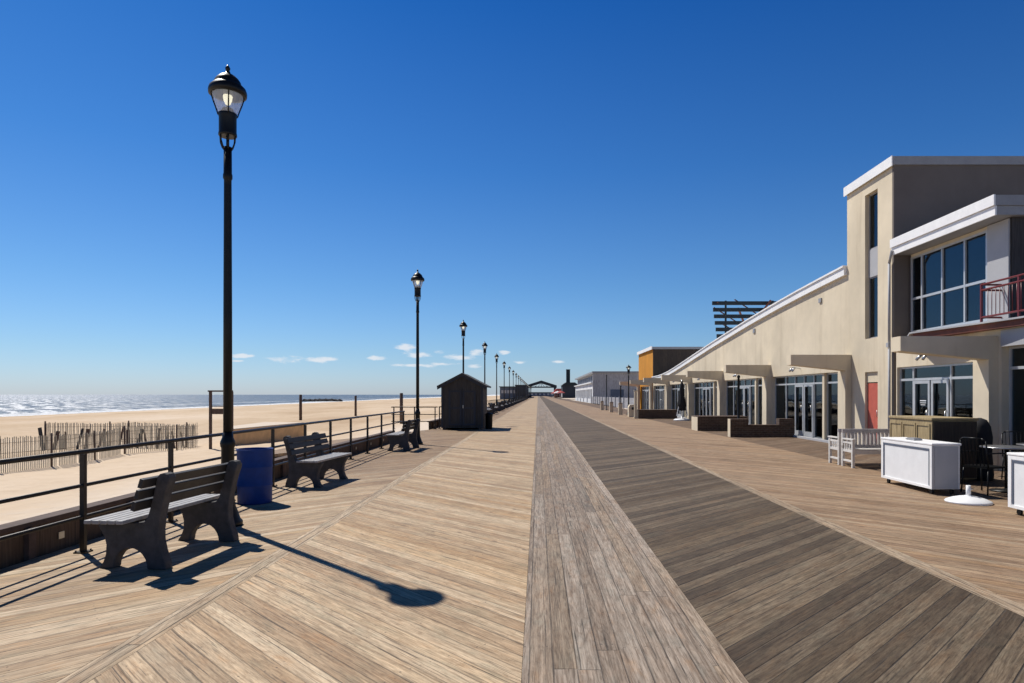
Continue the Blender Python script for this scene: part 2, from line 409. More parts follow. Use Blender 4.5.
# sea
m, nt, b = newmat('sea_water')
c = nt.n('ShaderNodeTexCoord').outputs['Object']; p = nt.sep(c)
w1 = nt.noise(nt.comb(nt.m('MULTIPLY', p[0], .22), nt.m('MULTIPLY', p[1], .05), 0), 1.0, 8, .62)
w2 = nt.noise(nt.comb(nt.m('MULTIPLY', p[0], .9), nt.m('MULTIPLY', p[1], .35), 0), 1.0, 8, .68)
w3 = nt.noise(nt.comb(nt.m('MULTIPLY', p[0], .05), nt.m('MULTIPLY', p[1], .012), 0), 1.0, 5, .6)
w4 = nt.noise(nt.comb(nt.m('MULTIPLY', p[0], .16), nt.m('MULTIPLY', p[1], .11), 3.0), 1.0, 9, .75)
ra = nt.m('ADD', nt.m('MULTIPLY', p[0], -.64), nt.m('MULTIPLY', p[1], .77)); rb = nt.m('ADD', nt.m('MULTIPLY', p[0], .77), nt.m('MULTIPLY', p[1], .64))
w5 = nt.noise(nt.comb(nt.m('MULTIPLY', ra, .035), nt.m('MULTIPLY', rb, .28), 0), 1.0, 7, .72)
side = nt.sstep(nt.m('DIVIDE', nt.m('MULTIPLY', p[0], -1.0), nt.m('MAXIMUM', p[1], 1.0)), .35, .8)  # mask for the glare side, where sun glitter is painted
h = nt.m('ADD', nt.m('MULTIPLY', w1, 1.0), nt.m('ADD', nt.m('MULTIPLY', w2, .5), nt.m('MULTIPLY', w5, 1.2)))
shore = nt.m('ADD', p[0], nt.m('MULTIPLY', p[1], .06))
sn = nt.m('ADD', shore, nt.m('MULTIPLY', nt.m('SUBTRACT', w3, .5), 26))
f1 = nt.m('MULTIPLY', nt.sstep(sn, -104.0, -99.0), .9)
f2 = nt.m('MULTIPLY', nt.sstep(sn, -136.0, -132.0), nt.sstep(sn, -124.0, -130.0))
f2 = nt.m('MULTIPLY', f2, nt.sstep(w2, .46, .56))
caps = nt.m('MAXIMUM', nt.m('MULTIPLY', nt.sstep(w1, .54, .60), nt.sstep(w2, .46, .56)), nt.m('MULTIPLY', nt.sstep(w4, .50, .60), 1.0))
foam_glitter = nt.m('MAXIMUM', nt.m('MAXIMUM', nt.m('MULTIPLY', f1, nt.sstep(w2, .36, .5)), nt.m('MULTIPLY', f2, .9)), nt.m('MULTIPLY', nt.m('MAXIMUM', nt.m('MULTIPLY', caps, .35), nt.m('MULTIPLY', nt.sstep(w5, .46, .57), side)), .95))  # surf and whitecaps, plus sun glitter painted as white streaks
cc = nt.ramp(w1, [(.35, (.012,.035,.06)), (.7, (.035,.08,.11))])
cc = nt.mix(foam_glitter, cc, (.92,.93,.93))
setp(nt, b, Base_Color=cc, Roughness=nt.m('ADD', .36, nt.m('MULTIPLY', foam_glitter, .5)), Normal=nt.bump(h, 1.0, 1.1))
b.inputs['IOR'].default_value = 1.33
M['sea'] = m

# deck tones
LW0, LW1, LW2 = (.42,.295,.185), (.54,.405,.265), (.65,.515,.36)
M['deck_light'] = deck('deck_light', -45, LW0, LW1, LW2, dark=.09, stain=.32, gapk=.62)
M['deck_outer_left'] = deck('deck_outer_left', 45, (.41,.29,.185), (.53,.40,.265), (.65,.525,.38), dark=.1, stain=.32, worn=(8, 15), gapk=.75)
M['deck_centre'] = deck('deck_centre', 90, (.29,.23,.18), (.35,.285,.23), (.41,.345,.285), w=.14, joint=3.66, off=.0915+.14*0, dark=.15, stain=.35, grain=1.5, gapk=.7)
M['deck_dark'] = deck('deck_dark', 45, (.085,.061,.039), (.155,.115,.075), (.29,.225,.155), dark=.28, stain=.5, grain=1.4)
M['deck_right'] = deck('deck_right', -45, (.29,.195,.125), (.39,.275,.18), (.49,.365,.25), dark=.14, stain=.35)
M['deck_terrace'] = deck('deck_terrace', 45, (.15,.098,.063), (.20,.138,.094), (.25,.18,.125), dark=.15, stain=.45)
M['deck_border'] = deck('deck_border', 90, (.42,.325,.225), (.50,.395,.28), (.56,.455,.335), w=.09, joint=3.66, off=2.68, dark=.05, stain=.3, jshift=.4)
M['deck_border_r'] = deck('deck_border_right', 90, (.34,.26,.18), (.42,.325,.23), (.48,.38,.28), w=.09, joint=3.66, off=-3.5, dark=.05, stain=.3)
M['deck_edge'] = deck('deck_edge', 90, (.33,.265,.21), (.39,.32,.26), (.44,.37,.31), w=.14, joint=3.66, off=-1.03, dark=.05, stain=.3)

# ------------------------------------------------------------------ the setting
YB, YE = -6.0, 900.0
def sheet(name, x0, x1, mat, z=0.0, y0=YB, y1=YE):
    mb = MB()
    mb.box(x0, x1, y0, y1, z-.05, z)
    return tag(mb.build(name, mat), kind='structure')
sheet('boardwalk_beach_side', -4.92, -2.68, M['deck_outer_left'])
sheet('boardwalk_border', -2.677, -2.503, M['deck_border'])
sheet('boardwalk_light_lane', -2.50, -.094, M['deck_light'])
sheet('boardwalk_middle_lane', -.0915, 1.03, M['deck_centre'])
sheet('boardwalk_middle_edge', 1.032, 1.17, M['deck_edge'])
sheet('boardwalk_dark_lane', 1.173, 3.497, M['deck_dark'])
sheet('boardwalk_border_inland', 3.5, 3.68, M['deck_border_r'])
sheet('boardwalk_inland_side', 3.683, 7.1, M['deck_right'])
sheet('terrace_paving', 7.103, 9.66, M['deck_terrace'])

def shift(y): return -.06*y if y < 500 else -30-.02*(y-500)
def gz(x, y):
    xs = x - shift(max(y, 0))
    if x > -5.2: return -.62
    bumps = .06*math.sin(x*.9+y*.23)+.05*math.sin(y*.61-x*.3)+.04*math.sin(x*1.7+y*1.1)
    k = min(1, (-5.2-x)/8)
    if xs > -40: z = -.62 - .2*(-5.2-x)/35
    elif xs > -78: z = -.85 - 1.1*((-40-xs)/38)**1.1
    else: z = -1.95 - (-78-xs)*.042
    f = 1 if xs > -75 else .2
    return max(z, -9) + bumps*k*f
xs = [-2500,-900,-500,-300,-200] + [-160+2.5*i for i in range(44)] + [-50+1.0*i for i in range(44)] + [-6,-5.2,-5.15,0,10,30,80,300,900,2500]
ys = [-300,-80,-30] + [-10+1.2*i for i in range(60)] + [62+4*i for i in range(40)] + [225+20*i for i in range(30)] + [900,1400,2200,4000,6000]
mb = MB(); nx = len(xs)
for y in ys:
    for x in xs: mb.v.append((x, y, gz(x, y)))
for j in range(len(ys)-1):
    for i in range(nx-1):
        mb.f.append([j*nx+i, j*nx+i+1, (j+1)*nx+i+1, (j+1)*nx+i]); mb.sm.append(True)
tag(mb.build('beach_sand', M['sand']), kind='structure')
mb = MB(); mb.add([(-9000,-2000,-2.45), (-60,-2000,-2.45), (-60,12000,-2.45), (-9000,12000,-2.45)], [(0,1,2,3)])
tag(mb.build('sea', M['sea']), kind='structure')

# ------------------------------------------------------------------ retaining wall at the beach edge
def bulkhead(y0, y1, label):
    t = thing('retaining_wall', label, 'retaining wall', (-5.04, y0, -.62), group='timber retaining walls along the beach edge')
    o = t.location
    MB().box(-5.10,-4.98,y0,y1,-.62,.30).build('plank_wall', M['wood_bulk'], t, o)
    MB().box(-5.16,-4.965,y0,y1,.302,.352).build('cap_board', M['post_wood'], t, o, bevel=.006)
    s = MB(); pl = MB()
    y = y0+.3
    while y < min(y1, 60):
        s.box(-4.978,-4.925,y,y+.09,-.3,.298)
        pl.box(-4.976,-4.968,y+.45,y+.53,.10,.17)
        y += 1.57
    s.build('stud', M['post_wood'], t, o); pl.build('bolt_plate', M['steel'], t, o)
bulkhead(-5, 22.6, 'dark timber retaining wall behind the near railing, beside the two closest benches')
bulkhead(30.3, 420, 'dark timber retaining wall running on behind the shed towards the far pavilion')

# ------------------------------------------------------------------ railings
def railing(n, label, x=-4.61, y0=0.0, sp=1.57, group='brown metal railings along the beach edge'):
    t = thing('railing', label, 'railing', (x, y0, 0), 0, group)
    L = (n-1)*sp
    for nm, h, r in (('top_rail', 1.02, .024), ('middle_rail', .68, .019), ('bottom_rail', .36, .019)):
        MB().bar((0,-.12,h), (0,L+.12,h), r, n=10).build(nm, M['rail_metal'], t)
    for k in range(n):
        p = MB().bar((0,k*sp,0), (0,k*sp,.995), .045, .045)
        p.box(-.06,.06,k*sp-.06,k*sp+.06,.001,.014)
        for sx in (-1,1):
            for sy in (-1,1): p.lathe([(.009,.014),(.009,.028)], (sx*.045,k*sp+sy*.045,0), 6)
        p.build('post', M['rail_metal'], t)
    return t
rail1 = railing(17, 'brown metal three-rail railing behind the nearest benches and the blue bin', y0=6.59-6*1.57)
rail2 = railing(20, 'brown metal railing passing behind the dark shed', y0=30.4)
y = 30.4+20*1.57; k = 0
while y < 400:
    r = place(rail2, (-4.61, y, 0), 0, 'brown metal railing far down the boardwalk beyond the shed'); y += 20*1.57
# beach ramp rails, at right angles to the boardwalk
r = railing(3, 'short railing at right angles to the boardwalk beside the shed, at the beach ramp', x=-4.75, y0=30.0, sp=.95, group=None)
r.rotation_euler.z = R(90)
mb = MB(); mb.prism([(-10.5,-.72),(-4.93,-.12),(-4.93,-.01),(-10.5,-.62)], 'y', 22.7, 29.9)
tag(mb.build('beach_ramp', M['deck_outer_left']), kind='structure')

# ------------------------------------------------------------------ street lamps
def make_lamp():
    t = thing('street_lamp', 'x', 'street lamp')
    MB().lathe([(.17,0),(.17,.05),(.145,.08),(.12,.16),(.09,.24),(.078,.32),(.074,.95),(.084,.97),(.088,1.0),(.084,1.03),(.066,1.07),(.055,1.14)], n=20).build('base', M['black_metal'], t)
    MB().lathe([(.052,1.12),(.050,2.6),(.044,4.15),(.044,4.22),(.054,4.24),(.054,4.28),(.048,4.30),(.046,4.62)], n=20).build('pole', M['black_metal'], t)
    c = MB()
    for k in range(6):
        a = k*math.pi/3
        pts = [(.045*math.cos(a),.045*math.sin(a),4.59),(.066*math.cos(a),.066*math.sin(a),4.62),(.088*math.cos(a),.088*math.sin(a),4.68),(.094*math.cos(a),.094*math.sin(a),4.76)]
        c.path(pts, .009, 6)
    c.lathe([(.02,4.54),(.018,4.76)], n=8)
    c.build('cage', M['black_metal'], t)
    MB().lathe([(.098,4.75),(.105,4.76),(.105,4.78),(.10,4.80),(.10,4.98),(.107,5.0),(.105,5.03),(.08,5.05),(.06,5.09)], n=24).build('housing', M['black_metal'], t)
    MB().lathe([(.103,5.02),(.125,5.08),(.15,5.15),(.170,5.22),(.180,5.27),(.182,5.31)], n=28, cap=False).build('glass_bowl', M['lantern_glass'], t)
    b = MB(); b.lathe([(.004,5.13),(.03,5.145),(.048,5.19),(.055,5.24),(.04,5.28),(.02,5.30)], n=14); b.build('bulb', M['bulb'], t)
    for k in range(4):
        a = k*math.pi/2+.5
        st = MB(); st.path([(r*math.cos(a), r*math.sin(a), z) for r, z in ((.107,5.0),(.132,5.08),(.157,5.15),(.178,5.22),(.190,5.30))], .008, 6)
        st.build('strap', M['black_metal'], t)
    h = MB(); h.lathe([(.185,5.25),(.215,5.255),(.218,5.30),(.205,5.34),(.175,5.37),(.155,5.39),(.15,5.415),(.128,5.45),(.092,5.485),(.06,5.505),(.035,5.52),(.026,5.545)], n=28)
    hood = h.build('hood', M['black_metal'], t)
    MB().lathe([(.012,5.52),(.014,5.55),(.026,5.565),(.03,5.585),(.018,5.605),(.004,5.63)], n=12).build('finial', M['black_metal'], hood)
    return t
lamp = make_lamp()
lamp.location = (-3.79, 7.94, 0)
tag(lamp, 'tall black lamp post with lantern rising behind the closest bench', 'street lamp', 'black lamp posts along the beach side')
LL = {1: 'black lamp post with lantern between the third bench and the shed', 2: 'black lamp post rising from right behind the shed roof peak',
      3: 'black lamp post showing just right of the shed, closer one', 4: 'black lamp post right of the shed, second one past its wall'}
y = 20.9; k = 1
while y < 400:
    xx = -3.87 if k == 1 else -4.02
    lab = LL.get(k, 'small black lamp post in the distant row receding to the far pavilion')
    place(lamp, (xx, y, 0), R(17*k), lab)
    y += 14.1; k += 1

# ------------------------------------------------------------------ park benches
def make_bench():
    t = thing('park_bench', 'x', 'park bench')
    out = [(0,0),(.012,.07),(.045,.16),(.068,.26),(.07,.36),(.055,.48),(.03,.60),(.0,.72),(-.03,.80),(-.035,.84),(-.015,.872),(.02,.885),(.06,.875),(.085,.845),(.095,.80),(.125,.66),(.155,.55),(.175,.485),(.21,.435),(.30,.425),(.45,.43),(.62,.437),(.655,.425),(.66,.40),(.64,.365),(.60,.30),(.58,.22),(.585,.13),(.61,.06),(.655,.0),(.53,.0)]
    arch = [(.345+.165*math.cos(a), .19*math.sin(a)) for a in [math.pi*i/12 for i in range(1,12)]]
    prof = out + [(.51,0)] + arch + [(.18,0),(.12,0)]
    for s in (-1,1):
        MB().prism(prof, 'y', s*.565-.055, s*.565+.055).build('support', M['bench_concrete'], t, bevel=.012)
    L = .79
    for i in range(5):
        u = .32+i*.076
        MB().box(u-.033,u+.033,-L,L,.440,.475).build('seat_slat', M['bench_seat'], t, bevel=.006)
    for (u, z) in ((.185,.605),(.152,.707),(.118,.808)):
        Mx = Matrix.Translation((u,0,z)) @ Matrix.Rotation(R(-17),4,'Y')
        MB().box(-.021,.021,-L,L,-.043,.043,Mx).build('back_slat', M['bench_slat'], t, bevel=.006)
    return t
bench = make_bench()
bench.location = (-3.34, 6.54, 0); bench.rotation_euler = (0,0,R(175))
tag(bench, 'closest dark park bench facing the sea at lower left', 'park bench', 'dark park benches along the beach side')
place(bench, (-4.32, 11.84, 0), R(-5), 'dark park bench just past the blue bin, turned towards the buildings')
place(bench, (-3.60, 19.0, 0), R(178), 'dark park bench by the second lamp post, before the shed')
k = 0; y = 35.5
while y < 230:
    f = k % 2
    place(bench, (-3.55 if f == 0 else -4.2, y, 0), R(178 if f == 0 else -3),
          'small dark park bench in the distant row beyond the shed, facing the sea' if f == 0 else 'small dark park bench in the distant row beyond the shed, facing inland')
    y += 3.9 + 1.6*(k % 3 == 2); k += 1

# ------------------------------------------------------------------ blue bin
t = thing('trash_bin', 'dark blue drum trash bin between the two closest benches', 'trash bin', (-4.19, 9.62, 0))
MB().lathe([(.225,.0),(.238,.02),(.24,.25),(.246,.262),(.246,.28),(.24,.292),(.243,.52),(.249,.532),(.249,.55),(.243,.562),(.247,.77),(.255,.785),(.255,.80),(.243,.80),(.238,.77),(.235,.06)], n=36).build('drum', M['bin_blue'], t)
MB().lathe([(.23,.66),(.1,.69),(.02,.70)], n=20).build('bin_liner', M['bin_inside'], t)

# ------------------------------------------------------------------ shed
t = thing('shed', 'small dark wooden shed with a gabled roof on the boardwalk', 'shed', (-3.45, 30.7, 0)); o = t.location
X0, X1, Y0, Y1 = -4.38, -2.5, 29.5, 31.9
mid = (X0+X1)/2
MB().prism([(X0,.08),(X1,.08),(X1,2.0),(mid,2.50),(X0,2.0)], 'y', Y0, Y1).build('wall', M['shed_wood'], t, o)
rf = MB()
for s in (-1,1):
    ex = mid + s*1.13; rf.prism([(mid,2.51),(mid,2.58),(ex,1.99),(ex,1.92)], 'y', Y0-.15, Y1+.15)
rf.build('roof', M['shed_roof'], t, o)
tr = MB()
for s in (-1,1):
    ex = mid + s*1.12; tr.prism([(mid,2.40),(mid,2.505),(ex,1.915),(ex,1.82)], 'y', Y0-.13, Y0-.1)
tr.box(X0-.01,X0+.07,Y0-.025,Y0-.002,.08,1.98); tr.box(X1-.07,X1+.01,Y0-.025,Y0-.002,.08,1.98)
tr.build('trim', M['far_dark'], t, o)
for (a, b_) in ((mid-.62, mid-.01), (mid+.01, mid+.62)):
    d = MB().box(a, b_, Y0-.03, Y0-.002, .16, 1.82)
    dd = d.build('door', M['shed_wood'], t, o)
    e = MB()
    for (p, q) in (((a+.05,.2),(a+.05,1.78)), ((b_-.05,.2),(b_-.05,1.78))): e.box(p[0]-.045,p[0]+.045,Y0-.045,Y0-.032,p[1],q[1])
    e.box(a+.1,b_-.1,Y0-.045,Y0-.032,1.70,1.78); e.box(a+.1,b_-.1,Y0-.045,Y0-.032,.2,.28); e.box(a+.1,b_-.1,Y0-.045,Y0-.032,.95,1.03)
    e.build('door_frame', M['far_dark'], dd, o)
    if b_ > mid+.1:
        MB().box(a+.02,a+.05,Y0-.07,Y0-.046,.98,1.12).build('handle', M['steel'], dd, o)
sk = MB(); sk.box(X0+.05,X0+.2,Y0+.02,Y1-.02,.0,.078); sk.box(X1-.2,X1-.05,Y0+.02,Y1-.02,.0,.078); sk.build('skid', M['post_wood'], t, o)
# dark can beside the shed
t = thing('trash_can', 'small dark can standing against the right side of the shed', 'trash can', (-2.28, 30.2, 0))
MB().lathe([(.15,0),(.16,.03),(.17,.60),(.18,.62),(.18,.65)], n=20).build('can', M['black_metal'], t)
MB().lathe([(.185,.652),(.17,.70),(.09,.75),(.01,.76)], n=20).build('lid', M['black_metal'], t)

# ------------------------------------------------------------------ beach things
def snow_fence(pts, label, hgt, lean=.008, density=.082, darkn=0, drop=.02):
    base = Vector((pts[0][0], pts[0][1], gz(*pts[0])))
    t = thing('sand_fence', label, 'sand fence', base, group='slatted sand fences on the beach')
    sl = MB(); wi = MB(); posts = []
    for a, b2 in zip(pts[:-1], pts[1:]):
        a = Vector(a); b2 = Vector(b2); L = (b2-a).length; n = max(1, int(L/density)); d = (b2-a)/L
        for i in range(n):
            if random.random() < drop: continue
            p = a + d*(i+.5)*density; g = gz(p.x, p.y); hh = hgt*random.uniform(.97,1.02); lx = random.gauss(0, lean); ly = random.gauss(0, lean)
            sl.bar((p.x,p.y,g-.05), (p.x+d.x*lx*2+ly*.5, p.y+d.y*lx*2, g+hh), .025, .010)
        for hz in (.25,.55,.85):
            segs = max(1, int(L/2.4))
            for j in range(segs):
                p = a+d*(L*j/segs); q = a+d*(L*(j+1)/segs)
                wi.bar((p.x,p.y,gz(p.x,p.y)+hz*hgt), (q.x,q.y,gz(q.x,q.y)+hz*hgt), .006, n=5)
        j = 0
        while j*2.2 < L:
            p = a + d*(j*2.2); posts.append((p.x, p.y)); j += 1
    sl.build('slats', M['fence_slat'], t, base); wi.build('wire', M['post_wood'], t, base)
    for (x, y) in posts:
        lx = random.uniform(-.06,.06)
        MB().bar((x+.05,y+.03,gz(x,y)-.1), (x+.05+lx*.5,y+.03,gz(x,y)+hgt*1.07), .03, n=8).build('fence_post', M['post_wood'], t, base)
    return t
snow_fence([(-16.4,13.5),(-15.6,18.7),(-15.9,24.9),(-14.6,27.9)], 'long weathered slatted sand fence nearest the boardwalk railing', 1.0)
snow_fence([(-20.0,26.3),(-17.6,27.8),(-15.3,29.3)], 'shorter slatted sand fence with leaning dark boards, farther out on the beach', 1.08, lean=.006, density=.052)
lb = 0
for i in range(15):
    f = i/14; x = -19.7+4.2*f; y = 26.2+2.7*f; x0 = x+random.uniform(-.05,.05)
    g = gz(x, y); ln = random.uniform(-.22,.22)
    w = random.choice((.05,.07,.09,.14))
    p = MB().bar((x0,y-.35,g-.03), (x0+ln,y-.25,g+random.uniform(.7,.95)), w, .03)
    tag(p.build('leaning_board', M['post_wood'] if i % 3 else M['rail_metal']), 'dark weathered board leaning against the farther sand fence', 'board', 'dark boards leaning on the farther sand fence')
# timber frame with a board sign
g = gz(-13.2, 26.2)
t = thing('sign_frame', 'dark timber frame with small plank sign on the sand left of the tall lamp post', 'sign frame', (-13.2,26.2,g)); o = t.location
for dx in (0, .86):
    MB().bar((-13.2+dx,26.2,g-.1), (-13.2+dx,26.2,g+2.3), .09).build('post', M['post_wood'], t, o)
MB().bar((-13.3,26.2,g+2.33), (-12.3,26.2,g+2.33), .06).build('top_bar', M['post_wood'], t, o)
MB().box(-13.14,-12.4,26.18,26.21,g+1.4,g+1.62).build('plank_sign', M['post_wood'], t, o)
MB().bar((-13.14,26.2,g+1.72), (-12.4,26.2,g+1.72), .04).build('cross_bar', M['post_wood'], t, o)
for (x, y, h, lab) in ((-21.0,57.5,2.25,'dark wooden post on open sand, leftmost of the three far posts'), (-20.2,72,2.2,'dark wooden post on open sand above the second bench'), (-10.3,49,2.3,'dark wooden post on the sand left of the second lamp post')):
    g = gz(x, y); p = MB(); p.lathe([(.13,-.2),(.125,h),(.09,h+.02)], n=12)
    oo = p.build('beach_post', M['post_wood']); oo.location = (x, y, g)
    tag(oo, lab, 'post', 'wooden posts on the sand')
# plywood box
g = gz(-11, 26)
t = thing('plywood_box', 'long low tan plywood box lying on the sand behind the blue bin', 'box', (-13,30,g)); o = t.location
MB().prism([(-12.9,27.4),(-12.2,34.0),(-14.5,34.5),(-14.2,30.0)], 'z', g-.15, g+.74).build('box_body', M['plywood'], t, o, bevel=.01)
MB().prism([(-12.92,27.5),(-12.24,33.96),(-14.46,34.44),(-14.16,30.03)], 'z', g+.743, g+.77).build('lid', M['sand'], t, o)
# jetty
mb = MB()
for i in range(170):
    f = random.random(); x = -116.5-22*f; y = 383+random.uniform(-3,3); r = random.uniform(.8,1.3)
    z = -2.5 + random.uniform(-.2,1.1)*(1-abs(y-383)/4)
    pts = []
    n0 = len(mb.v)
    bm = bmesh.new(); bmesh.ops.create_icosphere(bm, subdivisions=1, radius=r)
    for v in bm.verts: v.co *= random.uniform(.75,1.15)
    mb.add([(v.co.x*1.3+x, v.co.y+y, v.co.z*.7+z) for v in bm.verts], [[v.index for v in f2.verts] for f2 in bm.faces]); bm.free()
o = mb.build('rock_jetty', M['rock'], origin=(-127,383,-2.5)); o.location = (-127,383,-2.5)
tag(o, 'low dark rock jetty running into the sea beyond the sand', 'jetty')

# ------------------------------------------------------------------ buildings, inland side
WX, GX = 9.70, 9.88
def wall_x(mb, x0, x1, y0, y1, z0, z1, ops):
    """wall in the plane x with openings (ya,yb,za,zb), non-overlapping in y"""
    y = y0
    for (ya, yb, za, zb) in sorted(ops):
        if ya > y: mb.box(x0,x1,y,ya,z0,z1)
        if za > z0: mb.box(x0,x1,ya,yb,z0,za)
        if zb < z1: mb.box(x0,x1,ya,yb,zb,z1)
        y = yb
    if y1 > y: mb.box(x0,x1,y,y1,z0,z1)
def storefront(t, o, y0, y1, z1, muls, doors, tran=2.0, X=GX, z0=0.0, sill=.0, bars=()):
    """window frame with glass; muls are mullion y, doors are (ya,yb) leaves"""
    fr = MB(); w = .05
    fr.box(X-.03,X+.05,y0,y0+w,z0,z1); fr.box(X-.03,X+.05,y1-w,y1,z0,z1)
    fr.box(X-.03,X+.05,y0+w,y1-w,z1-w,z1); fr.box(X-.03,X+.05,y0+w,y1-w,z0,z0+.08)
    ms = sorted(muls)
    eds = [y0+w] + ms + [y1-w]
    for ym in ms: fr.box(X-.035,X+.05,ym-w/2,ym+w/2,z0+.08,z1-w)
    for tz in ([tran] if tran else []) + list(bars):
        for a, b2 in zip(eds[:-1], eds[1:]):
            fr.box(X-.031,X+.05,a+(w/2 if a != eds[0] else 0),b2-(w/2 if b2 != eds[-1] else 0),tz-.03,tz+.03)
    f = fr.build('window_frame', M['frame_metal'], t, o)
    MB().box(X+.005,X+.013,y0+.02,y1-.02,z0+.04,z1-.02).build('pane', M['glass'], f, o)
    for (ya, yb) in doors:
        d = MB(); s = .075
        d.box(X-.06,X-.032,ya+.02,ya+.02+s,z0+.02,tran-.04); d.box(X-.06,X-.032,yb-.02-s,yb-.02,z0+.02,tran-.04)
        d.box(X-.06,X-.032,ya+.02+s,yb-.02-s,tran-.04-s,tran-.04); d.box(X-.06,X-.032,ya+.02+s,yb-.02-s,z0+.02,z0+.24)
        dd = d.build('door', M['frame_metal'], t, o)
        MB().path([(X-.06,ya+.07,.85),(X-.11,ya+.07,.87),(X-.11,ya+.07,1.2),(X-.06,ya+.07,1.22)], .011, 6).build('handle', M['steel'], dd, o)
    return f
def fin(t, o, yf, mat='stucco', thick=.35, name='canopy_fin', xt=7.82):
    f = MB().prism([(xt,2.52),(xt,2.83),(9.698,2.83),(9.698,2.34),(9.5,2.34)], 'y', yf, yf+thick).build(name, M[mat], t, o)
    MB().box(9.5,9.698,yf,yf+.5,0,2.338).build('pier', M[mat], t, o)
    return f
def spot(t, o, y, z=2.55):
    l = MB().bar((9.69,y,z), (9.45,y,z+.05), .012, n=6)
    l.bar((9.45,y-.12,z+.05), (9.45,y+.12,z+.05), .012, n=6)
    for s in (-1,1): l.bar((9.45,y+s*.1,z+.04), (9.33,y+s*.14,z-.1), .035, n=10)
    l.build('spotlight', M['steel'], t, o)

# --- long wing with a sweeping roof
FY = [20.1, 27.05, 34.0, 41.0, 48.0]
t = thing('pavilion_wing', 'long cream building with a white-edged roof sweeping down and glass bays between fins', 'building', (WX,37,0)); o = t.location
wing = t
curve = [(20.4,5.65),(22,5.57),(24,5.46),(26,5.33),(28,5.18),(30,5.02),(32,4.84),(34,4.66),(36,4.48),(38,4.28),(40,4.08),(42,3.88),(44,3.68),(46,3.49),(48,3.32),(50,3.20),(52,3.13),(54.75,3.10)]
ops = []
bays = []
for i, yf in enumerate(FY):
    a = yf+.5; b2 = (FY[i+1] if i+1 < len(FY) else 54.6) 
    bays.append((a, b2-.02)); ops.append((a, b2-.02, 0, 2.33))
w = MB(); wall_x(w, WX, WX+.3, 20.4, 54.75, 0, 2.34, [(max(20.6,a),b2,z0,z1) for (a,b2,z0,z1) in ops])
w.prism([(20.4,2.342)] + [(y,z-.302) for y, z in curve] + [(54.75,2.342)], 'x', WX, WX+.3)
w.box(19.7,20,20.4,54.75,0,3.0); w.box(WX+.3,19.7,54.5,54.75,0,2.9)
w.build('wall', M['stucco'], t, o)
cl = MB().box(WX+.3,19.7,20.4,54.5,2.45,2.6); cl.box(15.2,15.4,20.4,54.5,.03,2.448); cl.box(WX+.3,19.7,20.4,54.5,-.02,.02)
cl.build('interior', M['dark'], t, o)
ic = MB()
for k in range(16):
    yy = 21.5+2.1*k; ic.box(12.2,12.5,yy,yy+.3,.02,2.45)
ic.build('column', M['interior_light'], t, o)
top = [(y, z) for y, z in curve]
r = MB(); r.prism([(y, z-.30) for y, z in top] + [(y, z-.06) for y, z in reversed(top)], 'x', 9.60, 20.2)
r.build('roof', M['white_trim'], t, o)
r2 = MB(); r2.prism([(y, z-.058) for y, z in top] + [(y, z) for y, z in reversed(top)], 'x', 9.56, 20.25)
r2.build('roof_edge', M['white_trim'], t, o)
rnd = random.Random(3)
for i, (yf, (a, b2)) in enumerate(zip(FY, bays)):
    fin(t, o, yf)
    L = b2-a
    a0 = max(a, 20.62)
    storefront(t, o, a0, b2-.003, 2.33, [a+1.55, a+1.72, a+2.6, a+3.45, a+4.3, a+5.2], [(a+2.62,a+3.44),(a+3.46,a+4.28)])
    MB().box(GX-.12,GX-.04,a+1.56,a+1.72,0,2.33).build('bay_post', M['stucco'], t, o)
    MB().box(WX-.12,WX+.02,a0+.001,b2-.5,.0,.07).build('door_step', M['panel_grey'], t, o)
    cu = MB()
    for q in range(4):
        ya = a+.3+rnd.random()*(L-1.4); cu.box(10.35+q*.05,10.37+q*.05,ya,ya+rnd.uniform(.3,.8),.05,2.4)
    cu.build('curtain', M['curtain'], t, o)
    spot(t, o, a+3.4)
# tower
tw = MB()
wall_x(tw, WX, WX+.35, 17.8, 20.398, 0, 7.85, [(18.54,19.3,0,2.26)])
# upper windows cut: rebuild tower wall in pieces
tw = MB()
tw.box(WX,WX+.35,17.8,18.56,0,7.85); tw.box(WX,WX+.35,19.28,20.398,0,7.85)
tw.box(WX,WX+.35,18.56,19.28,2.26,3.24); tw.box(WX,WX+.35,18.56,19.28,7.49,7.85)
tw.box(WX+.35,20,20.1,20.398,0,7.85)
twr = tw.build('tower_wall', M['stucco'], t, o)
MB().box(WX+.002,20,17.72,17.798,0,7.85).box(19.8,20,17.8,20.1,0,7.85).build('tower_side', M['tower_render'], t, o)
MB().box(9.66,9.695,29.0,29.25,4.35,4.55).box(9.66,9.695,22.2,22.4,4.75,4.9).build('wall_vent', M['grey_trim'], t, o)
MB().box(WX+.1,WX+.32,18.56,19.28,5.05,5.86).build('spandrel_panel', M['panel_grey'], t, o)
for (z0, z1) in ((3.24,5.05),(5.86,7.49)):
    f = MB(); X = WX+.12
    f.box(X,X+.06,18.561,18.60,z0,z1); f.box(X,X+.06,19.24,19.279,z0,z1); f.box(X,X+.06,18.60,19.24,z0,z0+.04); f.box(X,X+.06,18.60,19.24,z1-.04,z1)
    ff = f.build('tower_window', M['grey_trim'], t, o)
    MB().box(X+.02,X+.03,18.59,19.25,z0+.03,z1-.03).build('pane', M['glass'], ff, o)
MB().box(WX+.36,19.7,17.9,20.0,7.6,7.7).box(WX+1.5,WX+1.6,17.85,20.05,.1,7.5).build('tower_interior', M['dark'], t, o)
MB().box(9.66,20.1,17.66,20.45,7.852,8.08).build('tower_roof', M['grey_trim'], t, o)  # grey puts the shade on the white cap's near side into the colour
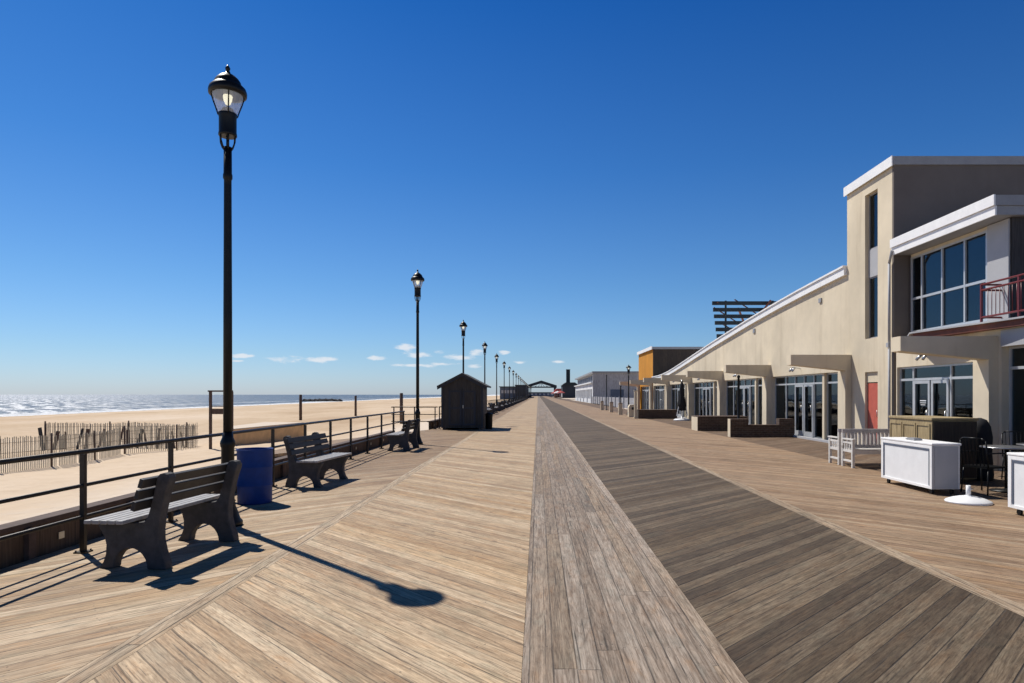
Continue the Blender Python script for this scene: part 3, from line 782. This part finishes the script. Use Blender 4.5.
MB().box(9.62,9.657,17.68,20.47,7.83,8.10).build('tower_fascia', M['white_trim'], t, o)
d = MB().box(WX+.07,WX+.11,18.57,19.27,.03,1.93).build('red_door', M['red_door'], t, o)
tag(d, 'flat red door with a cream panel above')
MB().bar((WX+.04,18.68,.95), (WX+.04,18.68,1.15), .012, n=6).build('handle', M['steel'], d, o)
MB().box(WX+.06,WX+.12,18.57,19.27,1.96,2.255).build('door_transom', M['stucco'], t, o)
# --- louvred screen on the roof
sc = MB(); ys0 = 40.0
for i in range(6):
    z = 7.22-i*.405; x0 = 10.72+i*.055
    sc.bar((x0,ys0,z), (15.6,ys0,z), .10, .23)
for i in range(2):
    sc.bar((11.6+i*2.9,ys0+.18,4.1), (11.6+i*2.9,ys0+.18,7.4), .1)
scr = sc.build('roof_screen', M['tower_green'], wing, o)
s2 = MB()
s2.bar((12.0,ys0+.25,4.2), (14.2,ys0-.35,7.35), .12); s2.bar((10.9,ys0+.3,7.0), (13.4,ys0+.3,5.4), .06)
s2.bar((11.2,ys0+.3,6.1), (13.1,ys0+.3,5.0), .06); s2.bar((12.2,ys0+.35,7.5), (14.2,ys0+.35,6.2), .06)
s2.bar((13.0,ys0-.2,5.0), (13.0,ys0+2.2,7.2), .1); s2.bar((11.0,ys0-.2,7.24), (11.6,ys0+2.2,7.6), .08)
s2.build('screen_brace', M['red_brown'], scr, o)

# --- near two-storey block with balcony
t = thing('two_storey_building', 'two-storey cream building with upper window band and red balcony at the right edge', 'building', (WX,14,0)); o = t.location
w = MB()
wall_x(w, WX, WX+.3, 6.6, 17.60, 0, 3.1, [(7.6,13.6,0,2.6),(14.2,17.56,0,2.33)])
w.box(10.1,10.3,13.92,14.6,3.102,5.38)
w.box(10.1,10.3,14.6,17.598,3.102,3.23)
w.build('wall', M['stucco'], t, o)
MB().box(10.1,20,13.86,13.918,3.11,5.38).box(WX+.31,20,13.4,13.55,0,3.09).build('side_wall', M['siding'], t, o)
MB().box(10.06,10.098,13.9,14.56,3.12,5.37).build('corner_panel', M['panel_grey'], t, o)
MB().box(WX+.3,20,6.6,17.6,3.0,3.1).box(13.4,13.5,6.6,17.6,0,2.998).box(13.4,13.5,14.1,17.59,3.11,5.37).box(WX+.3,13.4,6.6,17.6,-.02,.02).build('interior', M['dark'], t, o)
storefront(t, o, 14.203, 17.557, 2.328, [15.38, 16.92], [(15.41,16.13),(16.15,16.89)], tran=1.99, X=9.80)
sg = MB().box(9.790,9.796,16.40,16.66,1.43,1.455)
sg.box(9.790,9.796,16.40,16.66,1.38,1.395); sg.box(9.790,9.796,16.43,16.63,1.33,1.345)
sg.build('door_notice', M['white_paint'], t, o)
f = storefront(t, o, 14.603, 17.597, 5.30, [15.38,16.24,17.10], [], tran=None, X=10.12, z0=3.232, bars=(4.17,))
MB().box(10.1,10.3,14.6,17.598,5.302,5.38).build('window_head', M['stucco'], t, o)
storefront(t, o, 7.603, 13.597, 2.598, [9.1,10.6,12.1], [(10.62,12.08)], tran=2.15)
MB().box(WX-.02,WX-.002,7.6,13.6,2.6,2.94).build('sign_panel', M['panel_grey'], t, o)
fin(t, o, 13.7, 'stucco', .38, xt=7.64)
spot(t, o, 15.9)
rf = MB().box(9.66,20.3,13.70,17.70,5.39,5.58); rf.box(9.62,20.3,13.67,17.70,5.584,5.80)
rf.build('roof', M['grey_trim'], t, o)  # shaded side of the white roof edge, painted in as grey
MB().box(9.62,9.657,13.68,17.70,5.38,5.58).box(9.58,9.617,13.66,17.70,5.584,5.81).build('roof_fascia', M['white_trim'], t, o)
b2 = MB().prism([(9.66,17.0),(9.2,16.1),(9.35,14.6),(9.5,12.9),(9.5,6.6),(10.06,6.6),(10.06,17.0)], 'z', 3.104, 3.14)
b2.build('balcony_slab', M['panel_grey'], t, o)
MB().prism([(9.68,16.9),(9.26,16.05),(9.41,14.6),(9.56,12.9),(9.56,6.65),(9.68,6.65)], 'z', 2.97, 3.102).build('balcony_soffit', M['red_brown'], t, o)
rl = MB()
for z in (3.98, 3.86, 3.27): rl.bar((9.62,7,z), (9.62,14.1,z), .022, n=8)
for z in (3.98, 3.86, 3.27): rl.bar((9.62,14.1,z), (10.05,14.1,z), .022, n=8)
for y in (14.1,13.0,11.8,10.6,9.4,8.2,7.0): rl.bar((9.62,y,3.16), (9.62,y,3.99), .04)
y = 13.9
while y > 7:
    rl.bar((9.62,y,3.27), (9.62,y,3.86), .008, n=5); y -= .12
rl.build('balcony_railing', M['red_paint'], t, o)
MB().path([(9.58,17.6,5.5),(9.64,17.84,5.2),(9.64,17.84,3.0)], .035, 10).path([(9.64,17.84,3.0),(9.64,17.84,.05)], .035, 10).box(9.58,9.695,17.78,17.90,2.9,3.02).build('drain_pipe', M['panel_grey'], t, o)

# --- orange block
t = thing('orange_building', 'square orange-fronted block with dark brown side at the low end of the sweeping roof', 'building', (WX,58,0)); o = t.location
w = MB()
wall_x(w, WX, WX+.3, 54.9, 62.6, 0, 5.42, [(55.6,61.4,0,2.33)])
w.build('front_wall', M['orange'], t, o)
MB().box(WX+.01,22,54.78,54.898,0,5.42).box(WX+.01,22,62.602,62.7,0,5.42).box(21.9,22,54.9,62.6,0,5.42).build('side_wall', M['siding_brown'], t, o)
MB().box(9.62,22.1,54.70,62.8,5.422,5.62).build('roof', M['grey_trim'], t, o)
MB().box(9.56,9.618,54.70,62.8,5.40,5.68).build('roof_fascia', M['white_trim'], t, o)
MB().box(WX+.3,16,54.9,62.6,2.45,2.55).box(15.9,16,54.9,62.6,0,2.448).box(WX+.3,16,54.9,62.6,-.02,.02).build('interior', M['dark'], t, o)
storefront(t, o, 55.603, 61.397, 2.328, [56.8,57.9,58.8,59.7,60.5], [(57.92,58.78),(58.82,59.68)])
fin(t, o, 55.05); fin(t, o, 62.0)

# --- pale hall further on
t = thing('pale_hall', 'long pale grey hall with white street front and flat roof, beyond the orange block', 'building', (9.85,140,0)); o = t.location
w = MB(); wall_x(w, 9.85, 10.15, 117, 171, 0, 3.65, [(119+3.4*k, 121.2+3.4*k, .8 if k % 3 else 0, 2.6) for k in range(15)])
w.build('front_wall', M['pale_wall'], t, o)
MB().box(9.86,42,116.6,116.99,0,5.45).build('side_wall', M['pale_wall_grey'], t, o)
MB().box(10.4,10.6,117,171,3.65,5.45).build('upper_wall', M['pale_wall_grey'], t, o)
MB().box(9.5,10.398,116.995,171,3.652,3.85).build('lower_roof', M['white_trim'], t, o)
MB().box(9.7,42,116.2,171.4,5.46,5.75).build('roof', M['grey_trim'], t, o)
for k in range(15):
    MB().box(10.02,10.06,119.01+3.4*k,121.19+3.4*k,.8 if k % 3 else 0,2.59).build('window', M['far_blue'], t, o)
for k in range(9):
    MB().box(10.36,10.398,119+5.6*k,123+5.6*k,4.1,5.1).build('clerestory', M['far_blue'], t, o)
for k in range(6):
    MB().box(13+4.4*k,15.4+4.4*k,116.54,116.58,.3,2.5).build('side_opening', M['far_blue'], t, o)
# low fence in front of the pale hall
t = thing('board_fence', 'low grey board fence between the orange block and the pale hall', 'fence', (9.6,90,0)); o = t.location
MB().box(9.55,9.62,64,116,.1,1.25).build('boards', M['pale_wall_grey'], t, o)
for k in range(14): MB().box(9.46,9.54,64+4*k,64.12+4*k,0,1.4).build('post', M['grey_trim'], t, o)

# --- far buildings
t = thing('gateway_pavilion', 'dark open gabled pavilion spanning the far end of the boardwalk', 'pavilion', (1.5,400,0)); o = t.location
r = MB()
for (a, b3) in (((-7.5,6.0),(2,9.6)), ((11.5,6.0),(2,9.6))):
    r.prism([(a[0],a[1]-.3),(a[0],a[1]+1.2),(b3[0],b3[1]+.6),(b3[0],b3[1]-1.0)], 'y', 398, 412)
r.build('roof', M['far_dark'], t, o)
for x in (-6.5,10.5):
    for y in (399, 411): MB().box(x-.5,x+.5,y-.5,y+.5,0,6.4).build('column', M['far_dark'], t, o)
tr = MB(); tr.bar((-7,399,6.1),(11,399,6.1),.6,.8); tr.bar((2,399,6),(2,399,9),.3)
for s in (-1,1):
    for k in (2.2,4.6,6.6): tr.bar((2+s*k,399,6.1),(2+s*(k-1.8),399,9.3-k*.5),.25)
tr.build('truss', M['far_dark'], t, o)
MB().box(-12,-7.1,396,430,0,4.6).box(11.1,19,396,430,0,4.4).build('wing', M['far_dark'], t, o)
t = thing('far_pier_building', 'long low blue-grey building on the beach side before the far pavilion', 'building', (-12,300,-.6)); o = t.location
MB().box(-17.6,-10.4,300,330,-1.2,5.0).build('low_wing', M['far_blue'], t, o)
MB().box(-10.395,-5.6,298,390,-1.2,5.7).build('tall_wing', M['far_dark'], t, o)
MB().box(-18,-10.4,299.4,330.6,5.002,5.35).box(-10.7,-5.3,297.6,390.6,5.702,6.05).build('roof', M['far_dark'], t, o)
for k in range(5): MB().box(-16.9+1.35*k,-16.0+1.35*k,299.9,299.96,2.2,3.6).build('window', M['panel_grey'], t, o)
t = thing('far_chimney_tower', 'narrow dark tower block rising above the distant rooftops', 'tower', (14,310,0)); o = t.location
MB().box(13.5,15.3,310,312,0,13.3).build('shaft', M['tower_green'], t, o)
MB().box(13.4,15.4,309.9,312.1,13.3,13.6).build('cap', M['tower_green'], t, o)
t = thing('far_dark_building', 'low dark building at the foot of the distant tower', 'building', (14,296,0)); o = t.location
MB().box(11,18,290,309,0,5.6).build('wall', M['far_dark'], t, o)
MB().prism([(10.6,5.6),(18.4,5.6),(16.5,7.0),(12.4,7.0)], 'y', 289.5, 309).build('roof', M['tower_green'], t, o)
MB().box(10.9,10.98,292,306,.4,2.6).build('shop_window', M['panel_grey'], t, o)
for (x0, x1, yy, hh, lab) in ((-24, 34, 640, 3.4, 'low dark building closing the view through the gateway pavilion'), (19, 40, 470, 6.5, 'dark distant building behind the right side of the gateway pavilion')):
    t = thing('distant_building', lab, 'building', ((x0+x1)/2, yy, -.6)); o = t.location
    MB().box(x0,x1,yy,yy+20,-.6,hh).build('wall', M['far_blue'], t, o)
    MB().box(x0-.5,x1+.5,yy-.5,yy+20.5,hh+.003,hh+.5).build('roof', M['far_dark'], t, o)
    for k in range(int((x1-x0)/4)): MB().box(x0+1+4*k,x0+3+4*k,yy-.06,yy-.01,1,2.6).build('window', M['panel_grey'], t, o)
t = thing('red_kiosk', 'small reddish kiosk left of the distant tower', 'kiosk', (10,330,0)); o = t.location
MB().box(8.6,13,330,342,0,3.2).build('wall', M['red_brown'], t, o)
MB().prism([(8.1,3.2),(13.4,3.2),(12,4.6),(9.6,4.6)], 'y', 329.5, 342.5).build('roof', M['canvas_red'], t, o)
# --- market umbrellas
def make_umb(mat, name='patio_umbrella'):
    t = thing(name, 'x', 'umbrella', group='distant patio umbrellas on the inland side')
    MB().lathe([(.025,0),(.025,2.5)], n=8).build('pole', M['steel'], t)
    MB().lathe([(1.5,2.1),(1.45,2.25),(.9,2.55),(.06,2.95)], n=8, smooth=False, cap=False).build('canopy', mat, t)
    return t
u1 = make_umb(M['canvas_red']); u1['label'] = 'small open red umbrella in the distance on the inland side'; u1.location = (8.2, 232, 0)
u2 = make_umb(M['canvas_white']); u2['label'] = 'small open pale umbrella in the distance on the inland side'; u2.location = (7.4, 245, 0)
for k in range(9):
    y = 252+11*k+random.uniform(-2,2)
    place(u1 if k % 2 else u2, (7.6+random.uniform(-.6,2), y, 0), random.random())

# ------------------------------------------------------------------ planters, bollards, posts (inland)
def planter(name, x0, x1, y0, y1, h, raised, label, lit=True):
    t = thing(name, label, 'planter', (x0, y0, 0), group='brick planters in front of the glass bays'); o = t.location
    w = .18
    b = MB(); b.box(x0,x1,y0,y0+w,0,h); b.box(x0,x1,y1-w,y1,0,h); b.box(x0,x0+w,y0+w,y1-w,0,h); b.box(x1-w,x1,y0+w,y1-w,0,h)
    b.build('brick_wall', M['brick'], t, o)
    MB().box(x0+w,x1-w,y0+w,y1-w,.0,h-.08).build('soil', M['post_wood'], t, o)
    cp = MB()
    cp.box(x0-.02,x1+.02,y0-.02,y1+.02,h+.002,h+.04)
    for (a, c, hh) in raised: cp.box(a,c,y0-.015,y1+.015,h+.042,hh)
    cp.build('coping', M['brick'], t, o, bevel=.008)
    e = MB().box(x0-.035,x0-.021,y0,y1,0,h+(raised[0][2]-h if raised else 0)).build('end_panel', M['stucco'], t, o)  # pale strip painting in sunlight on the brick end face
planter('brick_planter', 7.25, 9.62, 24.4, 24.72, .42, [(7.25,7.9,.68),(9.05,9.6,.69)], 'low dark brick planter wall with raised ends, nearest of the planters')
planter('brick_planter', 7.05, 9.2, 28.6, 29.7, .60, [], 'dark brick planter box left of and behind the raised-end one')
planter('brick_planter', 6.65, 9.2, 43, 44.2, .55, [], 'far brick planter box by the tall white post')
# white post by the far planter
o_ = MB().box(-.09,.09,-.09,.09,0,1.82).box(-.12,.12,-.12,.12,1.822,1.87).box(-.11,.11,-.11,.11,.0,.12).build('white_post', M['stucco'], bevel=.008)
o_.location = (6.5, 43.3, 0); tag(o_, 'cream square post at the left end of the far brick planter', 'post')
# short bollards
def make_boll():
    t = thing('bollard', 'x', 'bollard', group='cream bollards along the inland side')
    MB().box(-.16,.16,-.16,.16,0,.85).build('shaft', M['stucco'], t, bevel=.01)
    MB().prism([(-.19,.852),(.19,.852),(.1,.95),(-.1,.95)], 'y', -.19, .19).build('cap', M['stucco_grey'], t)
    return t
bo = make_boll(); bo.location = (6.55,51.7,0)
bo['label'] = 'short cream bollard in the row beyond the far planter'
for y in (58.5,67): place(bo, (6.6,y,0))
t = thing('stone_litter_bin', 'squat pale stone litter bin with dark opening, left of the cream square post', 'litter bin', (6.75,46.5,0))
MB().prism([(-.3,0),(.3,0),(.3,.7),(.2,.88),(-.2,.88),(-.3,.7)], 'y', -.28, .28).build('body', M['stucco'], t, bevel=.02)
MB().lathe([(.1,0),(.1,.02)], n=16).build('opening', M['dark'], t).matrix_local = Matrix.Translation((0,-.285,.6)) @ Matrix.Rotation(R(90),4,'X')
# dark banner poles
for (x, y, h, lab) in ((7.0,55,2.35,'shorter dark pole near the bollards'), (7.0,66.3,3.6,'taller thin dark pole before the pale hall'), (7.9,25.6,2.35,'thin dark pole standing behind the raised-end brick planter')):
    o_ = MB().lathe([(.11,0),(.11,.05),(.05,.08),(.045,h-.1),(.07,h-.06),(.05,h),(.01,h+.03)], n=12).build('dark_pole', M['black_metal'])
    o_.location = (x,y,0); tag(o_, lab, 'pole')
lp = place(lamp, (7.25,52.0,0), 0, 'shorter black lamp post on the inland side in front of the pale hall', 'inland lamp posts', (1,1,.71))
# folded umbrella, black with white base
t = thing('folded_umbrella', 'closed black patio umbrella on a white base before the far glass bays', 'umbrella', (8.85,40.0,0))
MB().lathe([(.5,0),(.5,.06),(.42,.10),(.05,.14),(.05,.3)], n=20).build('base', M['white_paint'], t)
MB().lathe([(.03,.28),(.03,2.5)], n=8).build('pole', M['steel'], t)
fu = MB()
for k in range(8):
    a = k*math.pi/4; fu.prism([(0,.6),(.30-.05*(k%3),.62),(.26,1.0),(.14,1.7),(.10,2.2),(0,2.42)], 'y', -.05, .05, Matrix.Rotation(a,4,'Z'))
fu.lathe([(.2,.7),(.28,.9),(.15,1.6),(.16,1.8),(.11,2.2),(.03,2.42)], n=14)
fu.build('folded_canopy', M['canvas_black'], t)
MB().bar((-.33,-.1,.3),(-.08,-.12,1.5),.04).bar((.34,-.1,.3),(.1,-.12,1.5),.04).build('strap', M['white_paint'], t)

# ------------------------------------------------------------------ white slatted benches
def make_wbench():
    t = thing('garden_bench', 'x', 'bench')
    L = 1.40
    bk = MB()
    bk.box(0,L,.46,.50,.74,.82); bk.box(0,L,.46,.50,.40,.46)
    n = 16
    for i in range(n):
        x = .05+i*(L-.1)/(n-1); bk.box(x-.02,x+.02,.465,.49,.462,.738)
    bk.build('backrest', M['bench_grey'], t)
    st = MB()
    for i in range(5): st.box(.055,L-.055,.02+i*.088,.095+i*.088,.385,.41)
    st.build('seat', M['bench_white'], t)
    for x in (0, L-.055):
        MB().box(x,x+.055,0,.055,0,.60).build('leg', M['bench_white'], t)
        MB().box(x,x+.055,.46,.515,0,.74).build('leg', M['bench_white'], t)
        MB().box(x-.01,x+.065,-.03,.455,.602,.63).build('armrest', M['bench_white'], t)
        a = MB().box(x+.01,x+.045,.056,.459,.33,.385); a.box(x+.01,x+.045,.056,.459,.12,.16); a.box(x+.01,x+.045,.056,.459,.52,.56)
        for yy in (.17,.28,.38): a.box(x+.018,x+.038,yy,yy+.03,.386,.52)
        a.build('side_panel', M['bench_white'], t)
    MB().box(.056,L-.056,.01,.05,.30,.38).build('apron', M['bench_white'], t)
    return t
wb = make_wbench(); wb.location = (6.83,14.12,0)
tag(wb, 'white and grey slatted garden bench facing the viewer beside the long white cart', 'bench', 'back-to-back garden benches')
place(wb, (6.83+1.40,15.28,0), R(180), 'white slatted garden bench standing back to back behind the other, facing away')

# ------------------------------------------------------------------ white carts
def make_cart(L=1.52):
    t = thing('service_cart', 'x', 'cart', group='long white carts on castors')
    MB().box(0,.44,0,L,.09,.785).build('body', M['white_paint'], t, bevel=.008)
    MB().box(-.018,.455,-.018,L+.018,.788,.822).build('top', M['white_trim'], t, bevel=.008)
    f = MB()
    w = .026
    f.box(-.006,-.001,.07,.07+w,.14,.72); f.box(-.006,-.001,L-.096,L-.07,.14,.72); f.box(-.006,-.001,.097,L-.097,.694,.72)
    f.build('panel_groove', M['far_blue'], t)
    e = MB()
    e.box(-.012,-.001,0,.055,.09,.784); e.box(-.012,-.001,L-.06,L,.09,.784); e.box(-.012,-.001,.056,L-.062,.735,.784); e.box(-.012,-.001,.056,L-.062,.09,.13)
    e.build('panel_frame', M['white_trim'], t)
    MB().box(-.014,.02,-.012,-.002,.09,.784).box(.03,.41,-.008,-.002,.10,.775).build('end_panel', M['panel_grey'], t)
    for x in (.06,.38):
        for y in (.12,L-.12):
            MB().bar((x-.015,y,.04),(x+.015,y,.04),.04,n=14).box(x-.02,x+.02,y-.02,y+.02,.072,.089).build('castor', M['black_metal'], t)
    return t
ct = make_cart(); ct.location = (6.28,10.35,0); ct['label'] = 'long white cart on castors standing between the garden bench and the umbrella base'
place(ct, (6.33,7.22,0), 0, 'white cart cut off by the right edge of the photo')
# little tray on cart
o_ = MB().box(-.07,.07,-.13,.13,0,.025).box(-.06,.06,-.11,.11,.025,.035).build('tray', M['grey_trim'], bevel=.004); o_.location = (6.42,11.1,.826)
tag(o_, 'small grey flat tray on top of the long white cart', 'tray')
# tan bar behind
t = thing('outdoor_bar', 'tan panelled outdoor bar counter behind the long white cart', 'bar', (7.2,11.87,0)); o = t.location
MB().box(7.2,8.02,11.87,13.3,.05,1.12).build('body', M['wood_tan'], t, o, bevel=.006)
MB().box(7.18,8.04,11.85,13.32,1.123,1.17).build('counter_top', M['wood_tan'], t, o, bevel=.008)
p = MB()
for k in range(3):
    y0 = 11.93+k*.46; p.box(7.185,7.198,y0,y0+.03,.12,1.06); p.box(7.185,7.198,y0+.4,y0+.43,.12,1.06); p.box(7.185,7.198,y0+.031,y0+.399,1.02,1.06); p.box(7.185,7.198,y0+.031,y0+.399,.12,.16)
p.build('panel_moulding', M['wood_tan'], t, o)
MB().box(7.22,8.0,11.85,11.868,.08,1.1).build('end_cover', M['siding_brown'], t, o)
# dark covered thing next to bar
t = thing('covered_heater', 'dark fabric-covered shape standing at the right end of the tan bar', 'covered equipment', (8.32,12.25,0))
MB().lathe([(.22,0),(.23,.1),(.20,.5),(.21,.8),(.18,1.0),(.12,1.12),(.03,1.16)], n=12).build('cover', M['canvas_black'], t)

# ------------------------------------------------------------------ umbrella base
t = thing('umbrella_base', 'white round umbrella base with a short tube standing empty on the boardwalk', 'umbrella base', (6.37,9.62,0))
MB().lathe([(.30,0),(.305,.02),(.29,.035),(.22,.065),(.13,.09),(.05,.10),(.045,.11)], n=40).build('base', M['white_paint'], t)
MB().lathe([(.032,.09),(.032,.255),(.027,.255),(.027,.2)], n=18).build('tube', M['white_paint'], t)
MB().bar((.03,0,.2),(.07,0,.2),.01,n=8).build('knob', M['steel'], t)

# ------------------------------------------------------------------ cafe tables and chairs
def make_chair():
    t = thing('cafe_chair', 'x', 'chair', group='black metal cafe chairs in front of the building')
    s = MB()
    for i in range(6): s.box(-.2+i*.07,-.15+i*.07,-.21,.21,.435,.447)
    s.bar((-.22,-.21,.43),(.22,-.21,.43),.02); s.bar((-.22,.21,.43),(.22,.21,.43),.02); s.bar((-.22,-.2,.43),(-.22,.2,.43),.02); s.bar((.22,-.2,.43),(.22,.2,.43),.02)
    s.build('seat', M['black_metal'], t)
    b = MB()
    b.path([(-.21,-.21,.43),(-.27,-.21,.86),(-.29,-.15,.90),(-.29,.15,.90),(-.27,.21,.86),(-.21,.21,.43)], .012, 8)
    for k in range(6): yy = -.15+k*.06; b.bar((-.22,yy,.46),(-.285,yy,.895),.02,.008)
    b.build('backrest', M['black_metal'], t)
    for sx, sy in ((1,1),(1,-1),(-1,1),(-1,-1)):
        MB().bar((sx*.2,sy*.2,.43),(sx*.24,sy*.22,0),.012,n=8).build('leg', M['black_metal'], t)
    for sy in (-1,1): MB().path([(-.255,sy*.215,.66),(.0,sy*.235,.665),(.2,sy*.23,.65),(.21,sy*.215,.43)], .012, 8).build('armrest', M['black_metal'], t)
    return t
def make_table():
    t = thing('cafe_table', 'x', 'table', group='black cafe tables in front of the building')
    MB().lathe([(.36,.715),(.375,.72),(.375,.735),(.36,.74)], n=32).build('tabletop', M['steel'], t)
    MB().lathe([(.03,.04),(.03,.7),(.10,.713)], n=14).build('pedestal', M['black_metal'], t)
    MB().lathe([(.24,0),(.24,.015),(.06,.035),(.03,.05)], n=24).build('foot', M['black_metal'], t)
    return t
tb = make_table(); tb.location = (7.75,10.75,0); tb['label'] = 'round grey-topped cafe table just right of the white cart, among black chairs'
place(tb, (8.7,11.2,0), 0, 'round cafe table farther back near the cream pier')
ch = make_chair(); ch.location = (7.25,10.55,0); ch.rotation_euler.z = R(20); ch['label'] = 'black metal cafe chair closest to the end of the white cart'
for (x, y, a, lab) in ((7.95,10.1,105,'black metal cafe chair in front of the nearer cafe table, back to the viewer'), (8.3,10.9,190,'black metal cafe chair between the two cafe tables'),
                       (7.6,9.6,70,'black metal cafe chair beside the empty umbrella base'), (7.5,9.05,-40,'black metal cafe chair behind the cart at the right edge'),
                       (8.9,12.0,250,'black metal cafe chair farthest back, against the dark glass'),
                       (9.0,10.6,160,'black metal cafe chair facing the nearer table from the building side'),(8.2,9.2,20,'black metal cafe chair between the nearer table and the cart at the right edge')):
    place(ch, (x,y,0), R(a), lab)

# ------------------------------------------------------------------ people far off: none readable in the photo

# ------------------------------------------------------------------ light
sd = Vector((-.536,.534,1)).normalized()
el = math.asin(sd.z); az = math.atan2(sd.x, sd.y)
L = bpy.data.lights.new('sun', 'SUN'); L.energy = 5.0; L.angle = R(.53); L.color = (1,.955,.88)
lo = bpy.data.objects.new('sun', L); COL.objects.link(lo)
lo.rotation_euler = (-sd).to_track_quat('-Z','Y').to_euler(); lo.location = (-30,30,60)

W = bpy.data.worlds.new('World'); S.world = W; W.use_nodes = True
nt = NT(W.node_tree); bg = W.node_tree.nodes['Background']
sky = nt.n('ShaderNodeTexSky', sky_type='NISHITA'); sky.sun_disc = False
sky.sun_elevation = el; sky.sun_rotation = az
sky.altitude = 0; sky.air_density = 1.0; sky.dust_density = .35; sky.ozone_density = 3.0
d = nt.sep(nt.n('ShaderNodeTexCoord').outputs['Generated'])
hx = nt.m('SQRT', nt.m('ADD', nt.m('MULTIPLY', d[0], d[0]), nt.m('MULTIPLY', d[1], d[1])))
elev = nt.m('DIVIDE', d[2], nt.m('MAXIMUM', hx, .05))
tint = nt.ramp(nt.m('MULTIPLY', elev, .5, clamp=True), [(0,(.66,.83,1.22)), (.03,(.56,.78,1.06)), (.08,(.42,.715,1.0)), (.17,(.22,.58,.97)), (.3,(.085,.435,.90)), (.5,(.04,.16,.33))])
col_gain = 1.08
col = nt.mix(1.0, sky.outputs[0], tint, 'MULTIPLY')
col = nt.mix(1.0, col, (1.12,1.12,1.15), 'MULTIPLY')
# low fair-weather clouds, by direction
u = nt.m('DIVIDE', d[0], nt.m('MAXIMUM', d[1], .05)); v = elev
cv = nt.comb(nt.m('MULTIPLY', u, 26.0), nt.m('MULTIPLY', v, 85.0), 0)
cn = nt.noise(cv, 1.0, 7, .6)
def blob(u0, v0, su, sv):
    a = nt.m('DIVIDE', nt.m('SUBTRACT', u, u0), su*1.35); b2 = nt.m('DIVIDE', nt.m('SUBTRACT', v, v0), sv*1.2)
    return nt.m('EXPONENT', nt.m('MULTIPLY', nt.m('ADD', nt.m('MULTIPLY', a, a), nt.m('MULTIPLY', b2, b2)), -1.0))
bl = None
for args in ((-.37,.051,.05,.0055), (-.45,.054,.018,.004), (-.46,.047,.012,.002), (-.248,.055,.016,.0035), (-.2,.071,.017,.005), (-.19,.060,.025,.006), (-.197,.044,.036,.003), (-.143,.047,.023,.0035), (-.12,.056,.028,.0055), (-.098,.043,.014,.004), (-.092,.064,.014,.006), (-.054,.064,.010,.004), (-.15,.065,.015,.004), (-.03,.05,.012,.003), (.03,.05,.010,.003), (.21,.03,.05,.002)):
    g = blob(*args); bl = g if bl is None else nt.m('MAXIMUM', bl, g)
cm = nt.sstep(nt.m('ADD', cn, nt.m('MULTIPLY', nt.m('SUBTRACT', bl, 1.0), .42)), .30, .52)
col = nt.mix(nt.m('MULTIPLY', cm, .8), col, (9.6,9.9,10.4))
nt.set(bg.inputs[0], col); bg.inputs[1].default_value = .085

# ------------------------------------------------------------------ camera
cam = bpy.data.cameras.new('camera'); co = bpy.data.objects.new('camera', cam); COL.objects.link(co)
co.location = (0,0,CAMH); co.rotation_euler = (R(90),0,0)
cam.sensor_width = 36; cam.lens = 650/1024*36
cam.shift_x = (512-538)/1024; cam.shift_y = (394.5-341.5)/1024
cam.clip_start = .05; cam.clip_end = 20000
S.camera = co
S.view_settings.view_transform = 'Standard'; S.view_settings.look = 'None'; S.view_settings.exposure = 0; S.view_settings.gamma = 1
S.view_settings.use_curve_mapping = False
